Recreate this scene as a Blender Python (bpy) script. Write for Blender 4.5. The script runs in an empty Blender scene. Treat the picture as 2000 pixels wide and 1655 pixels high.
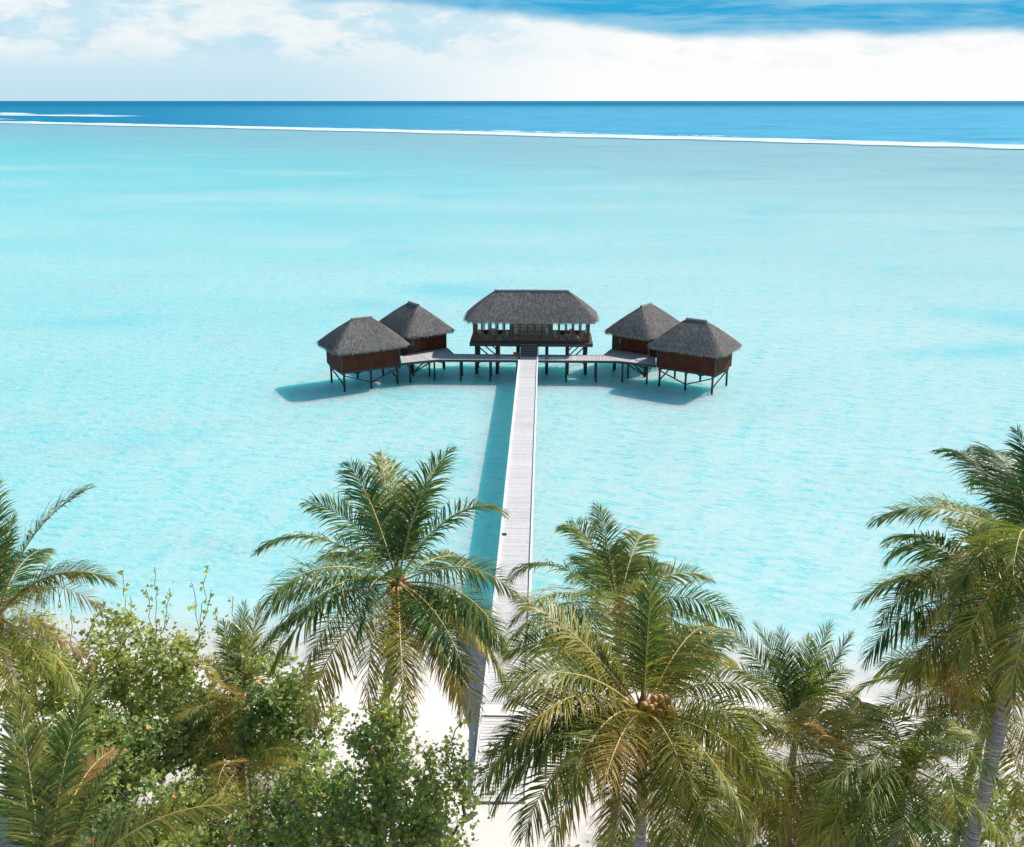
import bpy, math, random
import numpy as np
PI = math.pi
rad = math.radians
sc = bpy.context.scene
col = sc.collection
rng = np.random.default_rng(11)
random.seed(5)

# ------------------------------------------------------------------ camera
FPX = 1950.0
PITCH = math.atan(630.5 / FPX)
YAW = math.atan(66 / math.hypot(FPX, 630.5))
CAM = np.array([1.76, 0.0, 31.0])
Fw = np.array([-math.sin(YAW) * math.cos(PITCH), math.cos(YAW) * math.cos(PITCH), -math.sin(PITCH)])
Rt = np.array([math.cos(YAW), math.sin(YAW), 0.0])
Up = np.cross(Rt, Fw)
cd = bpy.data.cameras.new('camera')
cam = bpy.data.objects.new('camera', cd)
col.objects.link(cam)
cam.location = CAM
cam.rotation_euler = (PI / 2 - PITCH, 0, YAW)
cd.sensor_width = 36.0
cd.lens = FPX / 2000 * 36.0
cd.clip_start = 0.5
cd.clip_end = 200000
sc.camera = cam


def at(x, y, zc):
    """world point seen at photo pixel x, y at depth zc metres (a survey helper for laying the place out)"""
    return CAM + (Fw + Rt * (x - 1000) / FPX - Up * (y - 827.5) / FPX) * zc


def pix(p):
    v = np.asarray(p) - CAM
    zc = v @ Fw
    return 1000 + FPX * (v @ Rt) / zc, 827.5 - FPX * (v @ Up) / zc


# ------------------------------------------------------------------ node helper
class NT:
    def __init__(s, tree):
        s.t = tree
        tree.nodes.clear()

    def n(s, typ, ins=None, **props):
        nd = s.t.nodes.new(typ)
        for k, v in props.items():
            setattr(nd, k, v)
        for k, v in (ins or {}).items():
            sk = nd.inputs[k]
            if isinstance(v, bpy.types.NodeSocket):
                s.t.links.new(v, sk)
            elif v is not None:
                sk.default_value = v
        return nd

    def m(s, op, a, b=None, c=None, clamp=False):
        nd = s.t.nodes.new('ShaderNodeMath')
        nd.operation = op
        nd.use_clamp = clamp
        for i, v in enumerate((a, b, c)):
            if v is None:
                continue
            if isinstance(v, bpy.types.NodeSocket):
                s.t.links.new(v, nd.inputs[i])
            else:
                nd.inputs[i].default_value = v
        return nd.outputs[0]

    def ss(s, v, a, b, lo=0.0, hi=1.0):
        nd = s.t.nodes.new('ShaderNodeMapRange')
        nd.interpolation_type = 'SMOOTHSTEP'
        s.t.links.new(v, nd.inputs[0])
        for i, q in enumerate((a, b, lo, hi)):
            if isinstance(q, bpy.types.NodeSocket):
                s.t.links.new(q, nd.inputs[i + 1])
            else:
                nd.inputs[i + 1].default_value = q
        return nd.outputs[0]

    def mix(s, f, a, b, mode='MIX'):
        nd = s.t.nodes.new('ShaderNodeMix')
        nd.data_type = 'RGBA'
        nd.blend_type = mode
        nd.clamp_factor = True
        for i, v in ((0, f), (6, a), (7, b)):
            if isinstance(v, bpy.types.NodeSocket):
                s.t.links.new(v, nd.inputs[i])
            else:
                nd.inputs[i].default_value = v if i == 0 else (*v[:3], 1)
        return nd.outputs[2]

    def noise(s, vec, scale, detail=3, rough=0.5, dist=0.0, dims='3D', out=0):
        nd = s.t.nodes.new('ShaderNodeTexNoise')
        nd.noise_dimensions = dims
        if vec is not None:
            s.t.links.new(vec, nd.inputs['Vector'])
        nd.inputs['Scale'].default_value = scale
        nd.inputs['Detail'].default_value = detail
        nd.inputs['Roughness'].default_value = rough
        nd.inputs['Distortion'].default_value = dist
        return nd.outputs[out]

    def comb(s, x, y, z=0.0):
        nd = s.t.nodes.new('ShaderNodeCombineXYZ')
        for i, v in enumerate((x, y, z)):
            if isinstance(v, bpy.types.NodeSocket):
                s.t.links.new(v, nd.inputs[i])
            else:
                nd.inputs[i].default_value = v
        return nd.outputs[0]

    def sep(s, v):
        nd = s.t.nodes.new('ShaderNodeSeparateXYZ')
        s.t.links.new(v, nd.inputs[0])
        return nd.outputs

    def bump(s, h, strength, dist, normal=None):
        nd = s.t.nodes.new('ShaderNodeBump')
        s.t.links.new(h, nd.inputs['Height'])
        nd.inputs['Strength'].default_value = strength
        nd.inputs['Distance'].default_value = dist
        if normal is not None:
            s.t.links.new(normal, nd.inputs['Normal'])
        return nd.outputs[0]

    def attr(s, name, out=2):
        nd = s.t.nodes.new('ShaderNodeAttribute')
        nd.attribute_name = name
        return nd.outputs[out]

    def map(s, v, scale=(1, 1, 1), loc=(0, 0, 0), rot=(0, 0, 0)):
        nd = s.t.nodes.new('ShaderNodeMapping')
        s.t.links.new(v, nd.inputs[0])
        nd.inputs['Scale'].default_value = scale
        nd.inputs['Location'].default_value = loc
        nd.inputs['Rotation'].default_value = rot
        return nd.outputs[0]

    def geo(s):
        return s.t.nodes.new('ShaderNodeNewGeometry').outputs['Position']

    def tex(s, o='Object'):
        return s.t.nodes.new('ShaderNodeTexCoord').outputs[o]

    def out(s, shader, world=False):
        nd = s.t.nodes.new('ShaderNodeOutputWorld' if world else 'ShaderNodeOutputMaterial')
        s.t.links.new(shader, nd.inputs['Surface'])


MAT = {}


def mat(name):
    m = bpy.data.materials.new(name)
    m.use_nodes = True
    MAT[name] = m
    return NT(m.node_tree)


def pbr(t, color, rough=0.7, normal=None, spec=0.5):
    ins = {'Base Color': color if isinstance(color, bpy.types.NodeSocket) else (*color, 1), 'Roughness': rough, 'Specular IOR Level': spec}
    if normal is not None:
        ins['Normal'] = normal
    return t.n('ShaderNodeBsdfPrincipled', ins).outputs[0]


# ------------------------------------------------------------------ materials
SUN_AZ = math.atan2(.92, .58)          # clockwise from +Y
SUN_EL = math.atan(1 / math.hypot(.92, .58))

# weathered deck
t = mat('deck_wood')
o = t.tex('Object')
r = t.attr('tint')
nz = t.noise(t.map(o, (3, 14, 3)), 1.0, 4, .65)
big = t.noise(o, .35, 3)
c = t.mix(r, (.54, .525, .53), (.76, .74, .74))
c = t.mix(t.ss(nz, .35, .75), c, (.50, .485, .49))
c = t.mix(t.ss(big, .55, .75, 0, .4), c, (.44, .38, .36))
t.out(pbr(t, c, .85, t.bump(nz, .4, .01), .2))
t = mat('deck_wood_side')
o = t.tex('Object')
r = t.attr('tint')
nz = t.noise(t.map(o, (9, 9, 3)), 1.0, 4, .65)
c = t.mix(r, (.52, .49, .49), (.78, .74, .74))
c = t.mix(t.ss(nz, .35, .7), c, (.26, .25, .25))
t.out(pbr(t, c, .85, t.bump(nz, .4, .01), .2))
t = mat('white_edge')
nz = t.noise(t.tex(), 5, 4)
t.out(pbr(t, t.mix(nz, (.82, .80, .80), (.66, .63, .64)), .8))
t = mat('ramp_wood')
r = t.attr('tint')
c = t.mix(r, (.60, .56, .55), (.78, .75, .74))
nz = t.noise(t.map(t.tex(), (2, 10, 2)), 2, 4)
t.out(pbr(t, t.mix(t.ss(nz, .45, .8, 0, .7), c, (.55, .47, .42)), .85))

# dark piles
t = mat('pile_wood')
o = t.geo()
nz = t.noise(t.map(o, (9, 9, 2)), 1, 4, .6)
z = t.sep(o)[2]
wet = t.ss(z, .15, .55)
c = t.mix(nz, (.035, .028, .026), (.095, .075, .062))
c = t.mix(wet, (.02, .022, .016), c)
t.out(pbr(t, c, .7, t.bump(nz, .5, .02)))
t = mat('beam_wood')
nz = t.noise(t.map(t.tex(), (2, 2, 12)), 2, 4, .6)
t.out(pbr(t, t.mix(nz, (.04, .042, .045), (.10, .095, .095)), .75, t.bump(nz, .4, .01)))

# clapboard
for nm, a, b in (('clapboard', (.085, .023, .013), (.195, .058, .032)), ('frame_wood', (.15, .045, .028), (.30, .11, .06)), ('door_wood', (.10, .06, .04), (.18, .11, .07))):
    t = mat(nm)
    o = t.tex()
    nz = t.noise(t.map(o, (1.2, 1.2, 12)), 1.5, 5, .65)
    fl = t.noise(o, .9, 3)
    c = t.mix(t.ss(nz, .3, .75), a, b)
    c = t.mix(t.ss(fl, .4, .75, 0, .5), c, (a[0] * .55, a[1] * .55, a[2] * .55))
    t.out(pbr(t, c, .7, t.bump(nz, .5, .015), .12))

# thatch
t = mat('thatch')
o = t.tex()
r = t.attr('tint')
nz = t.noise(o, 22, 4, .7)
n2 = t.noise(o, 3.0, 4, .6)
n3 = t.noise(o, .9, 3, .6)
c = t.mix(t.ss(nz, .3, .75), (.055, .059, .065), (.20, .197, .20))
c = t.mix(t.ss(n2, .50, .68, 0, .75), c, (.29, .24, .215))
c = t.mix(t.ss(n3, .48, .62, 0, .55), c, (.15, .135, .125))
c = t.mix(r, c, (.62, .57, .54))
t.out(pbr(t, c, .95, t.bump(nz, 1.0, .06), .1))

# interior
t = mat('translucent_plaster')
pc = t.mix(t.noise(t.tex(), 4, 3), (.90, .84, .74), (.93, .89, .80))
t.out(t.n('ShaderNodeMixShader', {0: .55, 1: pbr(t, pc, .8), 2: t.n('ShaderNodeBsdfTranslucent', {'Color': pc}).outputs[0]}).outputs[0])  # translucency added so the rear wall brightens the pavilion interior
t = mat('grey_panel')
t.out(pbr(t, t.mix(t.noise(t.tex(), 6, 3), (.20, .21, .20), (.27, .28, .27)), .8))
t = mat('cushion')
t.out(pbr(t, t.mix(t.noise(t.tex(), 8, 3), (.62, .58, .52), (.74, .72, .68)), .9))
t = mat('floor_boards')
w = t.n('ShaderNodeTexWave', {'Vector': t.tex(), 'Scale': 3.0, 'Distortion': .3}, bands_direction='X').outputs[1]
t.out(pbr(t, t.mix(w, (.80, .73, .62), (.86, .80, .72)), .5))
t = mat('dark_metal')
t.out(pbr(t, t.mix(t.noise(t.tex(), 9, 2), (.03, .03, .035), (.06, .06, .065)), .5))
t = mat('red_paint')
t.out(pbr(t, t.mix(t.noise(t.tex(), 9, 3), (.35, .08, .07), (.45, .13, .11)), .6))
t = mat('white_paint')
t.out(pbr(t, t.mix(t.noise(t.tex(), 9, 3), (.75, .75, .74), (.85, .85, .85)), .5))
t = mat('glass')
fr = t.n('ShaderNodeFresnel', {'IOR': 1.12}).outputs[0]
tr = t.n('ShaderNodeBsdfTransparent', {'Color': (.95, .98, .97, 1)}).outputs[0]
gl = t.n('ShaderNodeBsdfGlossy', {'Color': (.8, .8, .8, 1), 'Roughness': .03}).outputs[0]
t.out(t.n('ShaderNodeMixShader', {0: fr, 1: tr, 2: gl}).outputs[0])

# leaves
def leafmat(name, ramp, trans, rough, tw=.42):
    t = mat(name)
    tint = t.n('ShaderNodeAttribute', attribute_name='tint')
    s = t.n('ShaderNodeSeparateColor', {0: tint.outputs[0]})
    u, age, rnd = s.outputs
    rnd2 = t.n('ShaderNodeObjectInfo').outputs['Random']
    nz = t.noise(t.geo(), 1.3, 2)
    a = t.m('ADD', age, t.m('MULTIPLY', t.m('SUBTRACT', rnd, .5), .22))
    a = t.m('ADD', a, t.m('MULTIPLY', t.m('SUBTRACT', nz, .5), .25))
    a = t.m('ADD', a, t.m('MULTIPLY', t.ss(u, .72, 1.0), .14), clamp=True)
    rp = t.n('ShaderNodeValToRGB', {0: a})
    cr = rp.color_ramp
    while len(cr.elements) > 1:
        cr.elements.remove(cr.elements[-1])
    for i, (p, cc) in enumerate(ramp):
        e = cr.elements[0] if i == 0 else cr.elements.new(p)
        e.position = p
        e.color = (*cc, 1)
    c = rp.outputs[0]
    hs = t.n('ShaderNodeHueSaturation', {'Color': c, 'Value': t.m('MULTIPLY_ADD', rnd, .7, .70), 'Hue': t.m('MULTIPLY_ADD', rnd2, .02, .49)}).outputs[0]
    p = pbr(t, hs, rough, None, .3)
    tc = t.mix(1.0, hs, (*trans,), 'MULTIPLY')
    tl = t.n('ShaderNodeBsdfTranslucent', {'Color': tc}).outputs[0]
    t.out(t.n('ShaderNodeMixShader', {0: tw, 1: p, 2: tl}).outputs[0])


leafmat('palm_leaf', [(0, (.042, .112, .045)), (.28, (.145, .205, .046)), (.5, (.32, .29, .07)), (.72, (.33, .22, .08)), (1, (.27, .17, .10))], (1.9, 1.75, .9), .40, .40)
leafmat('shrub_leaf', [(0, (.14, .225, .125)), (.35, (.25, .325, .115)), (.7, (.38, .41, .11)), (1, (.58, .42, .08))], (1.6, 1.6, 1.0), .34, .46)
t = mat('midrib')
rnd2 = t.n('ShaderNodeObjectInfo').outputs['Random']
nz = t.noise(t.geo(), 2.5, 2)
t.out(pbr(t, t.mix(nz, (.48, .42, .17), (.68, .44, .15)), .5))
t = mat('twig')
nz = t.noise(t.geo(), 6, 3)
t.out(pbr(t, t.mix(nz, (.10, .085, .075), (.25, .22, .20)), .85))
t = mat('palm_bark')
g = t.geo()
z = t.sep(g)[2]
wv = t.noise(t.comb(0.0, 0.0, t.m('MULTIPLY_ADD', t.noise(g, 2.5, 2), .14, z)), 9.0, 3, .6)
nz = t.noise(g, 11, 4, .7)
c = t.mix(t.ss(wv, .42, .6), (.20, .185, .175), (.52, .50, .48))
c = t.mix(t.ss(nz, .42, .75, 0, .7), c, (.10, .095, .085))
t.out(pbr(t, c, .9, t.bump(wv, .8, .04), .2))
t = mat('fibre')
nz = t.noise(t.map(t.geo(), (14, 14, 4)), 1, 4)
t.out(pbr(t, t.mix(nz, (.13, .07, .035), (.34, .20, .11)), .9, t.bump(nz, .6, .03)))
t = mat('coconut')
rnd2 = t.n('ShaderNodeObjectInfo').outputs['Random']
t.out(pbr(t, t.mix(rnd2, (.50, .19, .06), (.45, .30, .10)), .45))
t = mat('spathe')
nz = t.noise(t.map(t.geo(), (9, 9, 3)), 1, 3)
t.out(pbr(t, t.mix(nz, (.36, .29, .27), (.55, .47, .44)), .6))
t = mat('orange_petal')
rnd2 = t.n('ShaderNodeObjectInfo').outputs['Random']
t.out(pbr(t, t.mix(rnd2, (.85, .22, .04), (.90, .50, .05)), .6))

# sand
t = mat('sand')
g = t.geo()
n1 = t.noise(g, .12, 4, .55)
n2 = t.noise(g, 1.4, 5, .65)
n3 = t.noise(g, 30, 2, .6)
c = t.mix(n1, (.74, .695, .665), (.67, .615, .585))
c = t.mix(t.ss(n2, .52, .75, 0, .55), c, (.60, .52, .47))
c = t.mix(t.ss(n3, .62, .75, 0, .35), c, (.42, .35, .29))
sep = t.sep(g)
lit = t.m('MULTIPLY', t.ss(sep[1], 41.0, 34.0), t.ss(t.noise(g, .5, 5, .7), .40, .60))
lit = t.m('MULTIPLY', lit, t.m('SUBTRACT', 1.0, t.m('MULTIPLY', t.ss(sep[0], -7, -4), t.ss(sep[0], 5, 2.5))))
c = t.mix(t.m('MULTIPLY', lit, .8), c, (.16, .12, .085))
wet = t.ss(sep[2], .05, .45)
c = t.mix(wet, t.mix(.12, c, (.62, .6, .55)), c)
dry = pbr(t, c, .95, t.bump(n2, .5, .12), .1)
bed1 = t.n('ShaderNodeBsdfDiffuse', {'Color': t.mix(t.ss(n1, .4, .7), (1.0, .62, .59, 1), (.94, .60, .57, 1))}).outputs[0]
bed2 = t.n('ShaderNodeBsdfPrincipled', {'Base Color': (.42, .82, .845, 1), 'Roughness': 1.0, 'Specular IOR Level': 0.0,
           'Subsurface Weight': 1.0, 'Subsurface Radius': (.07, 1.0, 1.0), 'Subsurface Scale': 9.0}).outputs[0]
bed = t.n('ShaderNodeMixShader', {0: .84, 1: bed1, 2: bed2}).outputs[0]
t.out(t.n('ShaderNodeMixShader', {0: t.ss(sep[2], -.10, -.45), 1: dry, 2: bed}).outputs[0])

# water
t = mat('sea')
g = t.geo()
xyz = t.sep(g)
flat = t.comb(xyz[0], xyz[1], 0.0)
shore = t.attr('shore')
reef = t.attr('reef')        # metres inside the reef edge, negative outside
wn = t.noise(t.map(flat, (.006, .02, 1)), 1, 4, .6)
wn2 = t.noise(t.map(flat, (.022, .05, 1)), 1, 4, .6)
reefn = t.m('ADD', reef, t.m('MULTIPLY', t.m('SUBTRACT', wn2, .5), 70))
side = t.ss(t.m('DIVIDE', xyz[0], t.m('ADD', xyz[1], 40.0)), -.5, .35)
# ripples
nr = t.map(flat, (1, 1, 1), rot=(0, 0, .35))
r1 = t.noise(t.map(nr, (.55, 1.25, 1)), 1.0, 4, .62, .6)
r2 = t.noise(t.map(nr, (2.0, 4.4, 1)), 1.0, 5, .66, .5)
r3 = t.noise(t.map(nr, (.06, .16, 1)), 1.0, 3, .6)
h = t.m('ADD', t.m('MULTIPLY', r1, .22), t.m('ADD', t.m('MULTIPLY', r2, .075), t.m('MULTIPLY', r3, .5)))
nrm = t.bump(h, 1.0, 1.0)
# lagoon: how much of each colour the water passes on one way through (light crosses it twice)
c_near = t.mix(side, (.84, .900, .888), (.975, .918, .902))
c_mid = t.mix(side, (.48, .80, .835), (.79, .835, .84))
c_flat = t.mix(side, (.57, .70, .76), (.69, .73, .76))
far_in = t.m('ADD', reef, t.m('MULTIPLY', t.m('SUBTRACT', wn, .5), 560))
c = t.mix(t.ss(far_in, 880, 420), c_near, c_mid)
c = t.mix(t.m('MULTIPLY', t.ss(wn, .50, .66), t.ss(reef, 960, 600, 0.0, .35)), c, (.86, .86, .86))
c = t.mix(t.m('MULTIPLY', t.ss(t.noise(t.map(flat, (.03, .14, 1)), 1, 5, .65), .54, .70), t.ss(reef, 960, 760, 0.0, .8)), c, (.86, .80, .785))
c = t.mix(t.m('MULTIPLY', t.ss(wn2, .44, .32), t.ss(reef, 1000, 700, 0.0, .65)), c, (.52, .80, .85))
c = t.mix(t.ss(reefn, 560, 200), c, c_flat)
dash = t.noise(t.map(flat, (.012, .06, 1), rot=(0, 0, .3)), 1, 5, .7)
c = t.mix(t.m('MULTIPLY', t.ss(dash, .50, .64), t.ss(reef, 700, 80, 0.0, .85)), c, (.50, .62, .69))
c = t.mix(t.m('MULTIPLY', t.ss(r1, .50, .70), t.ss(reef, 300, 900, .3, .0)), c, (.50, .72, .78))  # ripple darkening painted into the tint
deep = t.mix(t.ss(t.m('DIVIDE', xyz[0], t.m('ADD', xyz[1], 1.0)), -.45, .02), (.003, .19, .36), (.085, .36, .54))
swell = t.noise(t.map(flat, (.008, .03, 1), rot=(0, 0, .6)), 1, 5, .7)
deep = t.mix(t.ss(swell, .48, .62, 0, .6), deep, (.008, .18, .34))
deep = t.mix(t.ss(t.noise(t.map(flat, (.03, .09, 1), rot=(0, 0, .6)), 1, 4, .7), .56, .68, 0, .4), deep, (.32, .55, .66))
deep = t.mix(t.ss(xyz[1], 2600, 9000), deep, (.001, .14, .29))
cd_ = deep
# foam carried over the reef edge
fo_n = t.noise(t.map(flat, (.01, .035, 1), rot=(0, 0, .63)), 1, 6, .7)
fo_b = t.m('MULTIPLY', t.ss(reef, 95, 30), t.ss(reef, -45, 0))
foam = t.ss(t.m('ADD', fo_b, t.m('MULTIPLY', t.m('SUBTRACT', fo_n, .5), 2.4)), .32, 1.0)
foam = t.m('MULTIPLY', foam, t.ss(fo_b, 0.0, .25))
fl_n = t.m('MULTIPLY', t.m('MULTIPLY', t.ss(reef, -330, -420), t.ss(reef, -560, -470)), t.ss(xyz[0], -620, -1000))
foam2 = t.ss(t.m('ADD', fl_n, t.m('MULTIPLY', t.m('SUBTRACT', fo_n, .5), 1.8)), .66, .9)
foam = t.m('MAXIMUM', foam, t.m('MULTIPLY', foam2, t.ss(fl_n, 0, .3)))
cfoam = t.mix(foam, cd_, (.72, .82, .87))
dif = t.n('ShaderNodeBsdfDiffuse', {'Color': cfoam, 'Normal': nrm}).outputs[0]
sh2 = t.m('ADD', shore, t.m('MULTIPLY', t.m('SUBTRACT', t.noise(t.map(flat, (.05, .2, 1)), 1, 4), .5), 7.0))
dep = t.ss(sh2, -2.0, 17.0)
tc = t.mix(dep, (.97, .995, .995), c)
tc = t.mix(t.m('MULTIPLY', t.ss(r1, .46, .68), t.m('MULTIPLY', dep, t.ss(reef, 300, 850, .4, .8))), tc, (.34, .80, .84))  # shading of the larger ripples painted into the water tint
tc = t.mix(t.m('MULTIPLY', t.ss(r2, .47, .60), t.m('MULTIPLY', dep, t.ss(reef, 400, 900, .15, .85))), tc, (.98, 1.0, 1.0))  # pale wavelet glints painted into the water tint
tran = t.n('ShaderNodeBsdfTransparent', {'Color': tc}).outputs[0]
body = t.n('ShaderNodeMixShader', {0: t.m('MAXIMUM', t.m('MULTIPLY', foam, t.ss(reef, 260, 160)), t.ss(reefn, 6, -10)), 1: tran, 2: dif}).outputs[0]
fr = t.n('ShaderNodeFresnel', {'IOR': 1.33, 'Normal': nrm}).outputs[0]
far = t.ss(xyz[1], 200, 1200, .42, .30)
ff = t.m('MULTIPLY', t.m('MULTIPLY', t.m('MINIMUM', fr, .38), far), t.ss(foam, 0, 1, 1, .1))
gl = t.n('ShaderNodeBsdfGlossy', {'Color': (.45, .88, 1, 1), 'Roughness': t.ss(xyz[1], 60, 900, .12, .40), 'Normal': nrm}).outputs[0]
t.out(t.n('ShaderNodeMixShader', {0: ff, 1: body, 2: gl}).outputs[0])
t = mat('foam')
g = t.geo()
nz = t.noise(t.map(g, (.05, .2, .6), rot=(0, 0, .63)), 1, 5, .7)
dd = pbr(t, t.mix(t.ss(nz, .30, .42), (.10, .50, .58), (.74, .83, .88)), .8)
tr = t.n('ShaderNodeBsdfTransparent').outputs[0]
al = t.ss(t.m('MULTIPLY_ADD', t.attr('tint'), .72, t.m('MULTIPLY', t.m('SUBTRACT', t.noise(t.map(g, (.02, .11, .3), rot=(0, 0, .63)), 1, 5, .7), .5), 3.2)), .25, .9)
t.out(t.n('ShaderNodeMixShader', {0: al, 1: tr, 2: dd}).outputs[0])

# ------------------------------------------------------------------ world
w = bpy.data.worlds.new('World')
sc.world = w
w.use_nodes = True
t = NT(w.node_tree)
d = t.tex('Generated')
x, y, z = t.sep(t.n('ShaderNodeVectorMath', {0: d}, operation='NORMALIZE').outputs[0])
e = t.m('MULTIPLY', t.m('ARCSINE', z), 180 / PI)
az = t.m('MULTIPLY', t.m('ARCTAN2', x, y), 180 / PI)
sky = t.n('ShaderNodeTexSky', sky_type='NISHITA', sun_disc=False, sun_elevation=SUN_EL, sun_rotation=SUN_AZ, altitude=0, air_density=1.0, dust_density=.6, ozone_density=1.5).outputs[0]
sb = t.n('ShaderNodeBackground', {'Color': sky, 'Strength': .10}).outputs[0]
cv = t.comb(t.m('MULTIPLY', az, .16), t.m('MULTIPLY', e, .42), 0.0)
n1 = t.noise(cv, 1.0, 7, .56, .25)
n2 = t.noise(cv, 3.1, 6, .6, .3)
cvs = t.comb(t.m('MULTIPLY', az, .07), t.m('MULTIPLY', e, .8), 4.0)
ns = t.noise(cvs, 1.0, 6, .6, .4)
lr = t.ss(az, -16, 4)
WH = (1.0, 1.0, 1.0)
hz = t.mix(lr, (.55, .77, .89), (1.0, 1.0, 1.0))
hz = t.mix(t.ss(t.m('MULTIPLY_ADD', n2, .6, e), .2, 3.2), hz, t.mix(lr, (.64, .83, .92), WH))
# cumulus on the left over light blue gaps
cover = t.m('MULTIPLY', t.ss(e, 1.3, 3.0), t.ss(az, 6, -8))
gap = t.m('MULTIPLY', t.ss(t.m('ADD', n1, t.m('MULTIPLY', t.m('SUBTRACT', n2, .5), .40)), .53, .41), .45)
puff = t.ss(n1, .44, .60)
cl = t.mix(puff, t.mix(t.ss(n2, .4, .6), (.68, .84, .92), (.82, .91, .95)), t.mix(t.ss(n2, .35, .6), (.76, .87, .92), (.93, .96, .97)))
cl = t.mix(gap, cl, (.40, .72, .88))
cc = t.mix(cover, hz, cl)
# soft grey-blue streak under the band
cc = t.mix(t.m('MULTIPLY', t.ss(ns, .52, .64, 0, .35), t.ss(e, 2.2, 3.6)), cc, (.62, .82, .92))
# blue band at the top
eb = t.m('ADD', t.ss(az, -15, 13, 4.95, 2.95), t.m('MULTIPLY', t.m('SUBTRACT', n1, .5), 1.2))
band = t.m('MULTIPLY', t.ss(t.m('SUBTRACT', e, eb), -.1, .55), t.ss(t.m('ADD', n2, t.m('MULTIPLY', t.m('SUBTRACT', e, eb), .3)), .25, .42))
cc = t.mix(t.m('MULTIPLY', t.ss(n2, .48, .68, 0, .30), t.ss(e, .8, 2.5)), cc, (.62, .80, .89))
bcol = t.mix(t.ss(ns, .44, .60), (.035, .40, .72), (.26, .58, .80))
bcol = t.mix(t.ss(t.m('MULTIPLY_ADD', n2, .8, t.m('SUBTRACT', e, eb)), 1.5, .5), bcol, (.27, .58, .79))
cc = t.mix(band, cc, bcol)
low = t.n('ShaderNodeBackground', {'Color': cc, 'Strength': .86}).outputs[0]
# broken cloud higher up, out of view, its blue chosen to tint the shade
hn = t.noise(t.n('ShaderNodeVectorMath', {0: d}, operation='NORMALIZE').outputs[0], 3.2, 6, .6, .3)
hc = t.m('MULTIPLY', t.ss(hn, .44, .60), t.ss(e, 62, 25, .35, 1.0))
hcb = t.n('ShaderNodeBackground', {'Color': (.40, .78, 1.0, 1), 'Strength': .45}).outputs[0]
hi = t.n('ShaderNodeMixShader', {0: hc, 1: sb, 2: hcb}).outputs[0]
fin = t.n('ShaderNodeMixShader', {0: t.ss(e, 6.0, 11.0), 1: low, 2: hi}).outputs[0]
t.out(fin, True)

sd = bpy.data.lights.new('sun', 'SUN')
sd.energy = 5.0
sd.angle = rad(.5)
sd.color = (1, .95, .87)
so = bpy.data.objects.new('sun', sd)
col.objects.link(so)
so.rotation_euler = (PI / 2 - SUN_EL, 0, -SUN_AZ + PI)
so.location = (60, 60, 80)

# ------------------------------------------------------------------ mesh helpers
def tag(o, label=None, cat=None, group=None, kind=None):
    if label: o['label'] = label
    if cat: o['category'] = cat
    if group: o['group'] = group
    if kind: o['kind'] = kind
    return o


def empty(name, loc, rz=0, **k):
    o = bpy.data.objects.new(name, None)
    o.empty_display_size = .3
    o.location = loc
    o.rotation_euler = (0, 0, rz)
    col.objects.link(o)
    return tag(o, **k)


def link(name, me, parent=None, loc=None):
    o = bpy.data.objects.new(name, me)
    col.objects.link(o)
    if parent is not None:
        o.parent = parent
    if loc is not None:
        o.location = loc
    return o


def arr_mesh(name, V, quads, tris, mats, qm=0, tm=0, tint=None, smooth=False):
    V = np.asarray(V, np.float32).reshape(-1, 3)
    quads = np.asarray(quads, np.int32).reshape(-1, 4)
    tris = np.asarray(tris, np.int32).reshape(-1, 3)
    me = bpy.data.meshes.new(name)
    me.vertices.add(len(V))
    me.vertices.foreach_set('co', V.ravel())
    nl = quads.size + tris.size
    me.loops.add(nl)
    me.loops.foreach_set('vertex_index', np.concatenate([quads.ravel(), tris.ravel()]))
    nq, ntr = len(quads), len(tris)
    me.polygons.add(nq + ntr)
    st = np.concatenate([np.arange(nq) * 4, nq * 4 + np.arange(ntr) * 3]).astype(np.int32)
    me.polygons.foreach_set('loop_start', st)
    mi = np.concatenate([np.broadcast_to(qm, nq), np.broadcast_to(tm, ntr)]).astype(np.int32)
    for m in mats:
        me.materials.append(MAT[m])
    me.polygons.foreach_set('material_index', mi)
    if smooth:
        me.polygons.foreach_set('use_smooth', np.ones(nq + ntr, bool))
    me.update(calc_edges=True)
    if tint is not None:
        a = me.color_attributes.new('tint', 'FLOAT_COLOR', 'POINT')
        tt = np.ones((len(V), 4), np.float32)
        tint = np.asarray(tint, np.float32)
        tt[:, :3] = tint if tint.ndim == 2 else tint[:, None]
        a.data.foreach_set('color', tt.ravel())
    return me


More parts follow.
